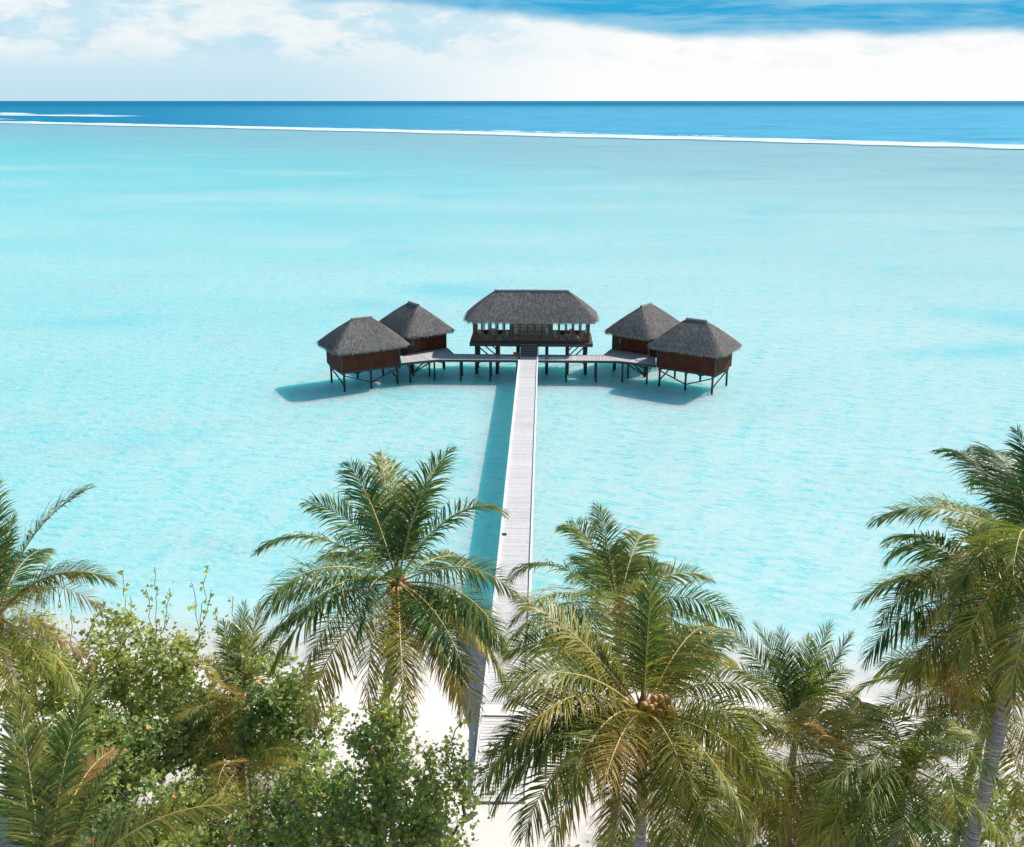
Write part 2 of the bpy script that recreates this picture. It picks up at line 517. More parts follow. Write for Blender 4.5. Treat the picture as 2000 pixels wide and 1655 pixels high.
class MB:
    def __init__(s):
        s.v, s.f, s.t, s.mi = [], [], [], []
        s.cur = 0

    def add(s, vs, fs, tint=.5):
        n = len(s.v)
        s.v += [tuple(v) for v in vs]
        s.t += [tint] * len(vs)
        s.f += [tuple(i + n for i in f) for f in fs]
        s.mi += [s.cur] * len(fs)

    def box(s, c, size, rz=0, tint=.5, rx=0):
        hx, hy, hz = size[0] / 2, size[1] / 2, size[2] / 2
        vs = []
        for dz in (-hz, hz):
            for dx, dy in ((-hx, -hy), (hx, -hy), (hx, hy), (-hx, hy)):
                yy, zz = dy * math.cos(rx) - dz * math.sin(rx), dy * math.sin(rx) + dz * math.cos(rx)
                vs.append((c[0] + dx * math.cos(rz) - yy * math.sin(rz), c[1] + dx * math.sin(rz) + yy * math.cos(rz), c[2] + zz))
        s.add(vs, [(0, 3, 2, 1), (4, 5, 6, 7), (0, 1, 5, 4), (1, 2, 6, 5), (2, 3, 7, 6), (3, 0, 4, 7)], tint)
        return s

    def bar(s, a, b, w, h=None, n=4, w2=None, tint=.5, cap=True):
        """tapered bar from a to b"""
        a, b = np.array(a, float), np.array(b, float)
        d = b - a
        d /= np.linalg.norm(d)
        ref = np.array([0, 0, 1.0]) if abs(d[2]) < .95 else np.array([1.0, 0, 0])
        u = np.cross(d, ref); u /= np.linalg.norm(u)
        v = np.cross(u, d)
        h = h or w
        vs = []
        for p, k in ((a, 1.0), (b, (w2 / w) if w2 else 1.0)):
            for i in range(n):
                an = 2 * PI * (i + .5) / n
                q = 1.414 if n == 4 else 1
                vs.append(p + (u * math.cos(an) * w + v * math.sin(an) * h) * .5 * q * k)
        fs = [(i, (i + 1) % n, n + (i + 1) % n, n + i) for i in range(n)]
        if cap:
            fs += [tuple(range(n))[::-1], tuple(range(n, 2 * n))]
        s.add(vs, fs, tint)
        return s

    def prism(s, poly, z0, z1, tint=.5):
        n = len(poly)
        vs = [(p[0], p[1], z0) for p in poly] + [(p[0], p[1], z1) for p in poly]
        s.add(vs, [tuple(range(n))[::-1], tuple(range(n, 2 * n))] + [(i, (i + 1) % n, n + (i + 1) % n, n + i) for i in range(n)], tint)
        return s

    def mesh(s, name, mats, smooth=False):
        me = bpy.data.meshes.new(name)
        me.from_pydata(s.v, [], s.f)
        for m in (mats if isinstance(mats, (list, tuple)) else [mats]):
            me.materials.append(MAT[m])
        me.polygons.foreach_set('material_index', s.mi)
        if smooth:
            me.polygons.foreach_set('use_smooth', [True] * len(s.f))
        a = me.color_attributes.new('tint', 'FLOAT_COLOR', 'POINT')
        tt = np.ones((len(s.v), 4), np.float32)
        ti = np.array([q if isinstance(q, (tuple, list)) else (q, q, q) for q in s.t], np.float32)
        tt[:, :3] = ti
        a.data.foreach_set('color', tt.ravel())
        me.update()
        return me

    def build(s, name, mats, parent=None, smooth=False, loc=None):
        return link(name, s.mesh(name, mats, smooth), parent, loc)


def tube(mb, pts, radii, n=6, tint=.5):
    pts = [np.array(p, float) for p in pts]
    base = len(mb.v)
    for i, p in enumerate(pts):
        d = pts[min(i + 1, len(pts) - 1)] - pts[max(i - 1, 0)]
        d /= np.linalg.norm(d) + 1e-9
        ref = np.array([0, 1.0, 0]) if abs(d[1]) < .9 else np.array([1.0, 0, 0])
        u = np.cross(d, ref); u /= np.linalg.norm(u)
        v = np.cross(d, u)
        for k in range(n):
            a = 2 * PI * k / n
            mb.v.append(tuple(p + (u * math.cos(a) + v * math.sin(a)) * radii[i]))
            mb.t.append(tint)
    for i in range(len(pts) - 1):
        for k in range(n):
            a, b = base + i * n + k, base + i * n + (k + 1) % n
            mb.f.append((a, b, b + n, a + n)); mb.mi.append(mb.cur)
    mb.f.append(tuple(base + (len(pts) - 1) * n + k for k in range(n))); mb.mi.append(mb.cur)


def clip(poly, nx, ny, c):
    """keep the side nx*x+ny*y <= c of a convex polygon"""
    out = []
    for i in range(len(poly)):
        a, b = poly[i], poly[(i + 1) % len(poly)]
        da, db = nx * a[0] + ny * a[1] - c, nx * b[0] + ny * b[1] - c
        if da <= 0: out.append(a)
        if da * db < 0:
            k = da / (da - db)
            out.append((a[0] + (b[0] - a[0]) * k, a[1] + (b[1] - a[1]) * k))
    return out


def planks(mb, poly, dx, dy, wd=.16, gap=.012, z0=1.93, z1=2.0):
    """boards side by side along the direction dx, dy inside a convex polygon"""
    l = math.hypot(dx, dy); dx /= l; dy /= l
    s = [p[0] * dx + p[1] * dy for p in poly]
    q = min(s)
    while q < max(s):
        pp = clip(clip(poly, dx, dy, q + wd - gap), -dx, -dy, -q)
        if len(pp) >= 3:
            ar = sum(pp[i][0] * pp[(i + 1) % len(pp)][1] - pp[(i + 1) % len(pp)][0] * pp[i][1] for i in range(len(pp)))
            if abs(ar) > .01:
                jz = random.uniform(-.004, .004)
                mb.prism(pp if ar > 0 else pp[::-1], z0, z1 + jz, min(1, max(0, random.gauss(.55, .22))))
        q += wd


# ------------------------------------------------------------------ ground and sea
def shore_y(x):
    return np.interp(x, [-300, -60, -34, -18, -8, 0, 11, 19, 26, 40, 80, 300], [30, 55, 51.2, 50.2, 49.6, 49.4, 49.4, 47.6, 45.5, 39, 20, -60])


def reef_y(x):
    xx = np.clip(x, -3200, 1500)
    return 1026 - .735 * xx - 7.5e-5 * xx * xx


def grid_mesh(name, xs, ys, zf, matn, attrs=None):
    X, Y = np.meshgrid(xs, ys)
    Z = zf(X, Y)
    V = np.stack([X, Y, Z], -1).reshape(-1, 3)
    nx, ny = len(xs), len(ys)
    i = np.arange(nx - 1)[None, :] + nx * np.arange(ny - 1)[:, None]
    q = np.stack([i, i + 1, i + 1 + nx, i + nx], -1).reshape(-1, 4)
    me = arr_mesh(name, V, q, [], [matn], smooth=True)
    for k, fn in (attrs or {}).items():
        a = me.attributes.new(k, 'FLOAT', 'POINT')
        a.data.foreach_set('value', fn(X, Y).astype(np.float32).ravel())
    return me


def sand_z(X, Y):
    d = Y - shore_y(X)
    z = np.interp(d, [-60, -16, -7, 0, 8, 30, 80], [2.1, 1.72, 1.45, 0.0, -.4, -.6, -.65])
    z = z + np.where(d < -3, .10 * np.sin(X * .7 + 1.3 * np.sin(Y * .5)) * np.sin(Y * .9 + X * .3), 0)
    return np.where(Y > 4000, -8.0, z)


def spread(lo, hi, core, step):
    a = list(np.arange(core[0], core[1], step))
    s = step
    while a[-1] < hi:
        s *= 1.22
        a.append(min(hi, a[-1] + s))
    s = step
    b = []
    q = core[0]
    while q > lo:
        s *= 1.22
        q = max(lo, q - s)
        b.append(q)
    return np.array(b[::-1] + a)


xs = spread(-90000, 90000, (-60, 60), 1.0)
ys = spread(-3000, 120000, (10, 130), 1.0)
link('sand_ground', grid_mesh('sand_ground', xs, ys, sand_z, 'sand'))['kind'] = 'structure'
xs2 = spread(-90000, 90000, (-70, 70), 2.5)
ys2 = np.concatenate([np.arange(20, 130, 2.5), np.geomspace(130, 400, 16), np.arange(420, 3000, 30), np.geomspace(3100, 120000, 30)])
xs2 = np.unique(np.concatenate([xs2[(xs2 < -1600)], np.arange(-1600, -80, 40), xs2[(xs2 > -80) & (xs2 < 80)], np.arange(90, 1200, 40), xs2[xs2 > 1200]]))
sea = link('sea_water', grid_mesh('sea_water', xs2, ys2, lambda X, Y: X * 0, 'sea', {
    'shore': lambda X, Y: Y - shore_y(X), 'reef': lambda X, Y: (reef_y(X) - Y) * .8}))
sea['kind'] = 'structure'


def surf(name, x0, x1, off, width, height, label, gaps=0.0, step=5.0):
    """a breaking wave: a low irregular ridge of white water along the reef"""
    X = np.arange(x0, x1, step)
    n = len(X)
    Yc = reef_y(X) + off
    r = np.random.default_rng(abs(int(x0 + off)))
    k = np.convolve(r.normal(size=n + 40), np.hanning(20) / 4, 'same')[20:20 + n]
    hgt = height * np.clip(.75 + .45 * k, .1, 1.5)
    wd = width * np.clip(1 + .35 * np.convolve(r.normal(size=n + 40), np.hanning(14) / 3, 'same')[20:20 + n], .35, 2)
    Yc = Yc + np.convolve(r.normal(size=n + 60), np.hanning(30) / 4, 'same')[30:30 + n] * width * .25
    prof = [(-1.0, 0.03, 0.0), (-.6, .18, .9), (-.2, .75, 1.0), (0, 1, 1.0), (.12, .8, .8), (.3, .25, .55), (.5, .03, 0.0)]
    V, T = [], []
    fade = np.clip(np.minimum(np.arange(n), np.arange(n)[::-1]) / 25, 0, 1)
    pres = np.clip(.9 - gaps + .5 * k, 0, 1)
    for a, b, c_ in prof:
        V.append(np.stack([X, Yc + a * wd, .04 + b * hgt], -1))
        T.append(c_ * fade * pres)
    V = np.concatenate(V); T = np.concatenate(T)
    i = np.arange(n - 1)[None, :] + n * np.arange(len(prof) - 1)[:, None]
    q = np.stack([i, i + 1, i + 1 + n, i + n], -1).reshape(-1, 4)
    me = arr_mesh(name, V, q, [], ['foam'], tint=T, smooth=True)
    return tag(link(name, me), label, 'surf', None, 'stuff')


surf('breaking_wave', -1500, 620, -8, 24, 1.0, 'long white line of surf breaking along the whole reef edge', .32)
surf('breaking_wave', -1700, -820, 130, 30, 1.6, 'second white breaker just beyond the reef edge at the left', .2)
surf('breaking_wave', -2300, -880, 620, 90, 2.6, 'far white breaker out on the deep blue water at the left', .3, 8.0)
surf('breaking_wave', -300, 520, 44, 9, .7, 'thin broken second row of surf along the reef at the right', .5)

# ------------------------------------------------------------------ boardwalk
bw = empty('boardwalk', (0, 41, 1.3), 0, label='long straight pale plank boardwalk with white edge boards running from the beach to the pavilion', cat='boardwalk')
OFF = (0, -41, -1.3)


def bpart(mb, name, mats, smooth=False):
    return mb.build(name, mats, bw, smooth, OFF)


m = MB(); planks(m, [(-1.0, 43.6), (1.0, 43.6), (1.0, 116.48), (-1.0, 116.48)], 0, 1, .17, .02); bpart(m, 'deck', 'deck_wood')
for s in (-1, 1):
    m = MB(); y0 = 43.6
    while y0 < 113.7:
        ln = min(3.6, 113.75 - y0)
        m.box((s * 1.08 + random.uniform(-.008, .008), y0 + ln / 2, 2.03), (.15, ln - .012, .14))
        y0 += ln
    bpart(m, 'edge_board', 'white_edge')
    m = MB().box((s * .8, 79, 1.80), (.12, 71, .22)); bpart(m, 'beam', 'beam_wood')
yy = 45.0
while yy < 113:
    for s in (-1, 1):
        m = MB(); m.bar((s * .86, yy, -2.2), (s * .86, yy, 1.69), .2, n=8, w2=.19); bpart(m, 'pile', 'pile_wood', True)
    yy += 3.55
# ramp onto the sand
rp = empty('ramp', (0, 38, 1.2), 0, label='wide pale slatted ramp going down from the end of the boardwalk onto the sand', cat='ramp')
m = MB()
y0 = 36.6
while y0 < 43.5:
    zz = np.interp(y0, [36.6, 42.2, 43.5], [1.71, 1.92, 1.99])
    m.box((random.uniform(-.01, .01), y0 + .11, zz - .035), (2.22, .2, .06), tint=min(1, max(0, random.gauss(.6, .3))), rx=.04)
    y0 += .235
m.build('slats', 'ramp_wood', rp, loc=(0, -38, -1.2))
for s in (-1, 1):
    m = MB()
    m.bar((s * 1.17, 36.6, 1.69), (s * 1.17, 43.5, 1.98), .08, .16)
    m.build('edge_board', 'white_edge', rp, loc=(0, -38, -1.2))
m = MB().box((0, 43.05, 2.0), (2.2, .9, .03)); m.build('threshold', 'floor_boards', rp, loc=(0, -38, -1.2))

# small things lying on the boardwalk
m = MB(); m.box((0, 0, .05), (.34, .14, .1)); m.box((0, 0, .115), (.30, .1, .03)); m.box((-.1, 0, .14), (.05, .05, .04)); m.box((.1, 0, .14), (.05, .05, .04))
tag(m.build('cleat_box', 'dark_metal', None, loc=(-.86, 64.2, 2.0)), 'small black box lying on the left edge of the long boardwalk', 'box')


# ------------------------------------------------------------------ side walkways (mirrored)
def walkway(s, label):
    root = empty('side_walkway', (s * 5, 115, 2), 0, label=label, cat='walkway', group='side walkways leading to the huts')
    of = (-s * 5, -115, -2)
    X = lambda pts: [(s * a, b) for a, b in pts] if s > 0 else [(s * a, b) for a, b in pts][::-1]
    m = MB()
    planks(m, X([(1.17, 113.85), (10.6, 113.85), (8.95, 116.45), (1.17, 116.45)]), s, 0, .17, .02)
    planks(m, X([(10.64, 113.87), (14.75, 112.05), (15.05, 115.3), (14.35, 116.75), (10.1, 119.7), (9.0, 116.5)]), s * .86, -.5, .17, .02)
    m.build('deck', 'deck_wood_side', root, loc=of)
    front = [(1.17, 113.78), (10.6, 113.78), (14.75, 111.95)]
    back = [(1.3, 116.52), (8.98, 116.52), (10.05, 119.6)]
    for ln, nm in ((front, 'edge_beam'), (back, 'edge_beam')):
        for (x0, y0), (x1, y1) in zip(ln[:-1], ln[1:]):
            MB().bar((s * x0, y0, 1.88), (s * x1, y1, 1.88), .08, .28).build(nm, 'beam_wood', root, loc=of)
    m = MB()
    for px in (4.5, 8.0, 11.2):
        m.bar((s * px, 113.95, 1.73), (s * px, 116.4 if px < 9 else 118.4, 1.73), .12, .18)
    m.build('cross_beam', 'beam_wood', root, loc=of)
    for px, py in ((4.5, 114.0), (8.0, 114.0), (11.1, 114.1), (4.5, 116.3), (8.0, 116.3), (11.9, 115.8), (10.4, 118.9), (13.9, 113.2), (13.9, 116.3)):
        MB().bar((s * px, py, -2.2), (s * px, py, 1.86), .25, n=8, w2=.22).build('pile', 'pile_wood', root, True, of)
    MB().bar((s * 11.3, 114.6, 1.7), (s * 13.8, 113.4, .25), .12).build('brace', 'pile_wood', root, loc=of)
    MB().bar((s * 12.0, 115.9, 1.7), (s * 13.8, 113.4, .25), .12).build('brace', 'pile_wood', root, loc=of)


walkway(-1, 'angled plank walkway from the pavilion steps to the two huts at the left')
walkway(1, 'angled plank walkway from the pavilion steps to the two huts at the right')


# ------------------------------------------------------------------ thatched roofs
def roof(parent, lx, ly, zb, rl, zt, seed, over_name='roof', dens=1.0):
    """hip roof, half sizes lx, ly at the eave (height zb), half ridge rl at height zt; slightly hollow-backed and rough"""
    r = np.random.default_rng(seed)
    nu, nv = 34, 14
    V, T = [], []
    faces_dir = []

    def P(side, u, v):
        # side 0 front(-y) 1 right(+x) 2 back 3 left ; u -1..1 along, v 0 eave..1 ridge
        sag = v + .10 * math.sin(PI * v) * .35
        zz = zb + (zt - zb) * sag
        hx = lx + (rl - lx) * v
        hy = ly * (1 - v)
        rr = 1.0
        if side == 0: p = (u * hx, -hy)
        elif side == 1: p = (hx, u * hy)
        elif side == 2: p = (-u * hx, hy)
        else: p = (-hx, -u * hy)
        # rounded eave corners
        cr = (abs(p[0]) / max(hx, .01)) ** 6 * (abs(p[1]) / max(hy, .01)) ** 6 * (1 - v) * .35
        return (p[0] - math.copysign(cr, p[0]), p[1] - math.copysign(cr, p[1]), zz)
    Q = []
    for sd_ in range(4):
        b = len(V)
        for j in range(nv + 1):
            for i in range(nu + 1):
                p = P(sd_, -1 + 2 * i / nu, j / nv)
                q = (p[0], p[1], p[2] + (r.normal() * .018 if 0 < j < nv and 0 < i < nu else 0))
                V.append(q)
                T.append(.0)
        for j in range(nv):
            for i in range(nu):
                a = b + j * (nu + 1) + i
                Q.append((a, a + 1, a + nu + 2, a + nu + 1))
        # thickness: eave band and soffit
        b2 = len(V)
        for i in range(nu + 1):
            p = P(sd_, -1 + 2 * i / nu, 0)
            V.append((p[0] * .985, p[1] * .985, p[2] - .22)); T.append(.15)
            V.append((p[0] * .8, p[1] * .75, p[2] + .1)); T.append(0)
        for i in range(nu):
            Q.append((b2 + 2 * i, b2 + 2 * i + 2, b + i + 1, b + i))
            Q.append((b2 + 2 * i + 1, b2 + 2 * i + 3, b2 + 2 * i + 2, b2 + 2 * i))
    V = np.array(V); T = np.array(T)
    me = arr_mesh(over_name, V, Q, [], ['thatch'], tint=T)
    ro = link(over_name, me, parent)
    # thatch bundles laid down the slopes
    SV, SQ, ST = [], [], []

    def strip(p0, d, w, wd, tt):
        b = len(SV)
        p0, d, w = np.array(p0), np.array(d), np.array(w)
        SV.extend([p0 - w * wd, p0 + w * wd, p0 + d + w * wd * .5, p0 + d - w * wd * .5])
        ST.extend([tt * .6, tt * .6, tt, tt])
        SQ.append((b, b + 1, b + 2, b + 3))
    for sd_ in range(4):
        wlen = 2 * lx if sd_ % 2 == 0 else 2 * ly
        N = int(520 * dens * wlen)
        for _ in range(N):
            v = 1 - math.sqrt(r.uniform(0, 1)) if r.uniform() < .75 else r.uniform(0, .95)
            v = min(.97, max(0, v))
            v = round(v * 16) / 16 + r.uniform(-.02, .02)
            v = min(.98, max(0.0, v))
            u = r.uniform(-1, 1)
            p = np.array(P(sd_, u, v)); p2 = np.array(P(sd_, u, max(0, v - .05) if v > .05 else v))
            dn = np.array(P(sd_, u, max(0, v - .06))) - np.array(P(sd_, u, v + .02))
            dn /= np.linalg.norm(dn) + 1e-9
            al = np.array(P(sd_, u + .02, v)) - np.array(P(sd_, u - .02, v)); al /= np.linalg.norm(al) + 1e-9
            nn = np.cross(al, -dn)
            L_ = r.uniform(.22, .5)
            strip(p + nn * .015, dn * L_ + nn * r.uniform(.01, .06) + al * r.normal() * .05, al, r.uniform(.012, .03), abs(r.normal()) * .38)
    me = arr_mesh('thatch_strands', SV, SQ, [], ['thatch'], tint=np.clip(np.array(ST), 0, 1))
    link('thatch_strands', me, ro)
    # ragged fringe
    FV, FQ, FT = [], [], []
    SV, SQ, ST = FV, FQ, FT
    for sd_ in range(4):
        wlen = 2 * lx if sd_ % 2 == 0 else 2 * ly
        for _ in range(int(75 * wlen)):
            u = r.uniform(-1, 1)
            p = np.array(P(sd_, u, 0.0)) + np.array([0, 0, -r.uniform(0, .18)])
            out = np.array([0, -1, 0]) if sd_ == 0 else np.array([1, 0, 0]) if sd_ == 1 else np.array([0, 1, 0]) if sd_ == 2 else np.array([-1, 0, 0])
            al = np.array([1, 0, 0]) if sd_ % 2 == 0 else np.array([0, 1, 0])
            ln = r.uniform(.14, .40)
            dn = out * r.uniform(-.03, .18) * ln * 2 + np.array([0, 0, -1]) * ln + al * r.normal() * .05
            b = len(SV); wd = r.uniform(.012, .03)
            SV.extend([p - al * wd, p + al * wd, p + dn + al * wd * .3, p + dn - al * wd * .3])
            tt = abs(r.normal()) * .5 + .25
            ST.extend([tt * .5, tt * .5, tt, tt]); SQ.append((b, b + 1, b + 2, b + 3))
    me = arr_mesh('thatch_fringe', FV, FQ, [], ['thatch'], tint=np.clip(np.array(FT), 0, 1))
    link('thatch_fringe', me, ro)
    # ridge roll
    m = MB()
    if rl > .2:
        n = 14
        tube(m, [(-rl - .12 + (2 * rl + .24) * i / n, 0, zt - .04 + .02 * random.random()) for i in range(n + 1)], [.15 + .03 * random.random() for i in range(n + 1)], 8, .35)
        m.build('ridge_cap', 'thatch', ro)
    return ro


def hut(cx, cy, rz, label, door=None, outer=1, seed=1):
    """stilted clapboard hut: long axis = local x, floor z 1.7, walls 7.1 x 5.0"""
    root = empty('thatched_hut', (cx, cy, 0), rz, label=label, cat='hut', group='thatched huts on stilts')
    hx, hy = 3.55, 2.5
    zf, zw = 1.72, 4.5
    # walls: one mesh of overlapping boards per side
    for sd_ in range(4):
        m = MB()
        L_ = 2 * (hx if sd_ % 2 == 0 else hy) - .17
        k = 0
        z = zf
        while z < zw:
            w_ = .2
            tl = .05
            if sd_ == 0: m.box((0, -hy + .03, z + w_ / 2), (L_, .04, w_), tint=random.random(), rx=-tl)
            elif sd_ == 2: m.box((0, hy - .03, z + w_ / 2), (L_, .04, w_), tint=random.random(), rx=tl)
            elif sd_ == 1: m.box((hx - .03, 0, z + w_ / 2), (L_, .04, w_), rz=PI / 2, tint=random.random(), rx=-tl)
            else: m.box((-hx + .03, 0, z + w_ / 2), (L_, .04, w_), rz=PI / 2, tint=random.random(), rx=tl)
            z += w_ * .985
            k += 1
        m.build('wall', 'clapboard', root)
    for a in (-1, 1):
        for b in (-1, 1):
            MB().box((a * (hx - .02), b * (hy - .02), (zf + zw) / 2), (.13, .13, zw - zf)).build('corner_post', 'beam_wood', root)
    MB().box((0, 0, zf - .04), (2 * hx - .1, 2 * hy - .1, .12)).build('floor', 'beam_wood', root)
    m = MB()
    for b in (-1, 0, 1):
        m.box((0, b * (hy - .35), zf - .19), (2 * hx - .2, .14, .18))
    for a in (-1, 0, 1):
        m.box((a * (hx - .3), 0, zf - .37), (.16, 2 * hy - .05, .18))
    m.build('floor_beams', 'beam_wood', root)
    for a in (-1, 0, 1):
        for b in (-1, 1):
            MB().bar((a * (hx - .3), b * (hy - .3), -2.2), (a * (hx - .3), b * (hy - .3), zf - .46), .26, n=8, w2=.24).build('stilt', 'pile_wood', root, True)
    for b in (-1, 1):
        for a in (-1, 1):
            MB().bar((a * (hx - .35), b * (hy - .3), zf - .5), (a * .1, b * (hy - .3), .1), .12).build('brace', 'pile_wood', root)
    for a in (-1, 1):
        MB().bar((a * (hx - .3), (hy - .4), zf - .5), (a * (hx - .3), -(hy - .35), .1), .12).build('brace', 'pile_wood', root)
    roof(root, hx + 1.0, hy + .95, 4.36, 1.15, 7.2, seed)
    if door is not None:
        s, off = door       # on the short local -x side
        d = MB(); d.box((-hx - .035, off, zf + 1.35), (.05, .98, 2.1)); 
        for q in (-.3, 0, .3):
            d.box((-hx - .065, off + q, zf + 1.35), (.012, .24, 1.95))
        dd = d.build('door', 'door_wood', root)
        MB().bar((-hx - .1, off + s * .38, zf + 1.2), (-hx - .1, off + s * .38, zf + 1.75), .05, n=8).build('handle', 'white_paint', dd)
        f = MB(); f.box((-hx - .04, off - .56, zf + 1.35), (.08, .1, 2.3)); f.box((-hx - .04, off + .56, zf + 1.35), (.08, .1, 2.3)); f.box((-hx - .04, off, zf + 2.45), (.08, 1.02, .1))
        f.build('door_frame', 'beam_wood', dd)
    return root


AL = math.atan2(.515, .857)
hut(-19.2, 112.5, AL, 'front hut on the left side, its thatch sunlit and its corner nearest the boardwalk viewer', seed=21)
hut(19.2, 112.7, -AL, 'front hut on the right side, with shaded dark front wall and sunlit reddish end wall', seed=22)
AB = math.atan2(.82, .57)
hut(-14.3, 121.3, PI - AB, 'rear left hut half hidden behind the front one, brown door facing the walkway', door=(1, 1.75), seed=23)
hut(14.3, 121.3, AB, 'rear right hut half hidden behind the front one, brown door facing the walkway', door=(-1, 1.75), seed=24)

for s in (-1, 1):
    m = MB()
    for k in range(11):
        m.box((s * 15.75, 116.6, 1.82 + k * .2), (2.6, .05, .19), rz=s * .05)
    for a in (14.6, 16.9):
        m.box((s * a, 116.68, 2.2), (.12, .12, 3.9))
    tag(m.build('privacy_screen', 'clapboard'), 'brown board screen wall between the two huts on the %s side' % ('left' if s < 0 else 'right'), 'screen', 'screen walls between huts')

# ------------------------------------------------------------------ pavilion
PX, PYF, PYB = .28, 117.6, 121.7
pv = empty('pavilion', (PX, 120.05, 0), 0, label='large open central pavilion with long thatched hip roof and rows of tall red-brown framed windows', cat='pavilion')
yf, yb = PYF - 120.05, PYB - 120.05
ZP = 3.3
m = MB(); m.box((0, .0, ZP - .06), (14.8, 5.95, .10)); m.build('platform', 'beam_wood', pv)
m = MB()
for s in (-1, 1):
    m.box((0, s * 2.98, ZP - .24), (14.82, .10, .38))
    m.box((s * 7.37, 0, ZP - .24), (.10, 5.84, .38))
for a in (-6.6, -4.1, -1.6, 1.9, 4.4, 6.6):
    m.box((a, 0, ZP - .25), (.16, 5.8, .22))
m.build('platform_beams', 'beam_wood', pv)
for a in (-6.6, -4.1, -1.6, 1.9, 4.4, 6.6):
    for b in (-2.7, 0, 2.7):
        MB().bar((a, b, -2.2), (a, b, ZP - .43), .42 if b < 0 else .3, n=8).build('stilt', 'pile_wood', pv, True)
for (a, b) in ((-6.4, -4.3), (6.4, 4.6)):
    for y_ in (-2.7, 0, 2.7):
        if a < 0:
            MB().bar((a, y_, ZP - .5), (b, y_, 1.0), .13).build('brace', 'pile_wood', pv)
        else:
            MB().bar((a, y_, ZP - .5), (b, y_, 1.0), .13).build('brace', 'pile_wood', pv)
MB().box((0, -.4, ZP + .005), (13.9, 4.0, .03)).build('floor', 'floor_boards', pv)
# front wall frames
W = 13.95
thick = [-6.9, -2.33, 2.33, 6.9]
ZT = 6.35
for a in thick:
    for b in (yf, yb):
        MB().box((a, b, (ZP + ZT) / 2), (.24 if abs(a) > 3 else .34, .2, ZT - ZP)).build('post', 'frame_wood' if abs(a) > 3 else 'beam_wood', pv)
for s in range(3):
    x0, x1 = thick[s] + .14, thick[s + 1] - .14
    n = 5
    bwid = (x1 - x0) / n
    for i in range(n):
        xa = x0 + i * bwid
        m = MB()
        for q in (xa + .07, xa + bwid - .07):
            m.box((q, yf, (ZP + ZT) / 2), (.125, .09, ZT - ZP - .06))
        m.box((xa + bwid / 2, yf, ZP + .13), (bwid - .19, .09, .22))
        m.box((xa + bwid / 2, yf, ZT - .2), (bwid - .19, .09, .2))
        fo = m.build('window', 'frame_wood', pv)
        m = MB(); m.box((xa + bwid / 2, yf + .01, (ZP + ZT) / 2), (bwid - .19, .012, ZT - ZP - .5)); m.build('pane', 'glass', fo)
        # back openings on the outer thirds
        if s != 1:
            m = MB()
            for q in (xa + .04, xa + bwid - .04):
                m.box((q, yb, ZP + 1.75), (.07, .08, 2.4))
            m.box((xa + bwid / 2, yb, ZP + .55), (bwid - .09, .12, .06))
            m.build('rear_window_frame', 'frame_wood', pv)
m = MB()
for s in (-1, 1):
    m.box((s * 4.6, yb, ZP + .26), (4.25, .06, .50))
m.build('rear_parapet', 'door_wood', pv)
MB().box((0, yb, ZP + 1.5), (4.3, .1, 2.9)).build('rear_wall', 'translucent_plaster', pv)
MB().box((0, yb - .08, ZP + 1.45), (4.1, .03, .62)).build('wall_panel', 'grey_panel', pv)
MB().box((0, yb - .10, ZP + .93), (4.25, .12, .07)).build('wall_shelf', 'frame_wood', pv)
# end walls
for s in (-1, 1):
    m = MB()
    m.box((s * 6.9, -.4, ZP + .45), (.08, 3.8, .88))
    for q in (-1.5, -.5, .5):
        m.box((s * 6.9, q, ZP + 1.7), (.09, .09, 2.6))
    m.box((s * 6.9, -.4, ZT - .1), (.09, 3.8, .2))
    m.build('end_wall', 'frame_wood', pv)
roof(pv, 7.97, 3.5, 6.12, 4.4, 9.1, 31, dens=.8)
# steps
st = empty('steps', (.05, 116.4, 2.0), 0, label='wide dark wooden steps climbing from the walkway up to the pavilion platform', cat='steps')
m = MB()
for k in range(5):
    m.box((0, -.62 + k * .3, .235 * (k + 1) - .03), (2.15, .34, .05), tint=.3)
m.build('treads', 'grey_panel', st)
for s in (-1, 1):
    MB().bar((s * 1.12, -.85, .02), (s * 1.12, .62, 1.14), .06, .3).build('stringer', 'beam_wood', st)
m = MB()
for k in range(5):
    m.box((0, -.75 + k * .3, .235 * (k + 1) - .165), (2.08, .03, .22))
m.build('risers', 'beam_wood', st)
m = MB(); m.box((0, 0, .17), (.62, .3, .34)); m.box((0, 0, .36), (.68, .36, .05)); m.box((0, -.16, .2), (.12, .03, .06))
tag(m.build('storage_box', 'red_paint', None, loc=(-1.5, 116.05, 2.0)), 'small faded red box standing beside the pavilion steps', 'box')
m = MB()
for k in range(3):
    m.box((0, 0, .025 + k * .045), (.62 - k * .03, .42 - k * .02, .04), rz=.4)
tag(m.build('folded_towel', 'white_paint', None, loc=(13.0, 114.3, 2.0)), 'white folded towel left on the walkway in front of the right huts', 'towel')


def chair(x, y, rz, label, grp='pale chairs inside the pavilion'):
    r_ = empty('armchair', (x, y, ZP + .02), rz, label=label, cat='chair', group=grp)
    MB().box((0, 0, .38), (.62, .6, .14)).box((0, -.02, .47), (.54, .5, .06)).build('seat', 'cushion', r_)
    MB().box((0, .3, .68), (.62, .09, .52), rx=-.2).build('backrest', 'cushion', r_)
    for s in (-1, 1):
        m = MB(); m.box((s * .32, 0, .58), (.06, .58, .05)); m.box((s * .32, -.26, .48), (.05, .05, .16)); m.build('armrest', 'cushion', r_)
        for b in (-.25, .27):
            MB().bar((s * .27, b, 0), (s * .27, b, .31), .05).build('leg', 'frame_wood', r_)


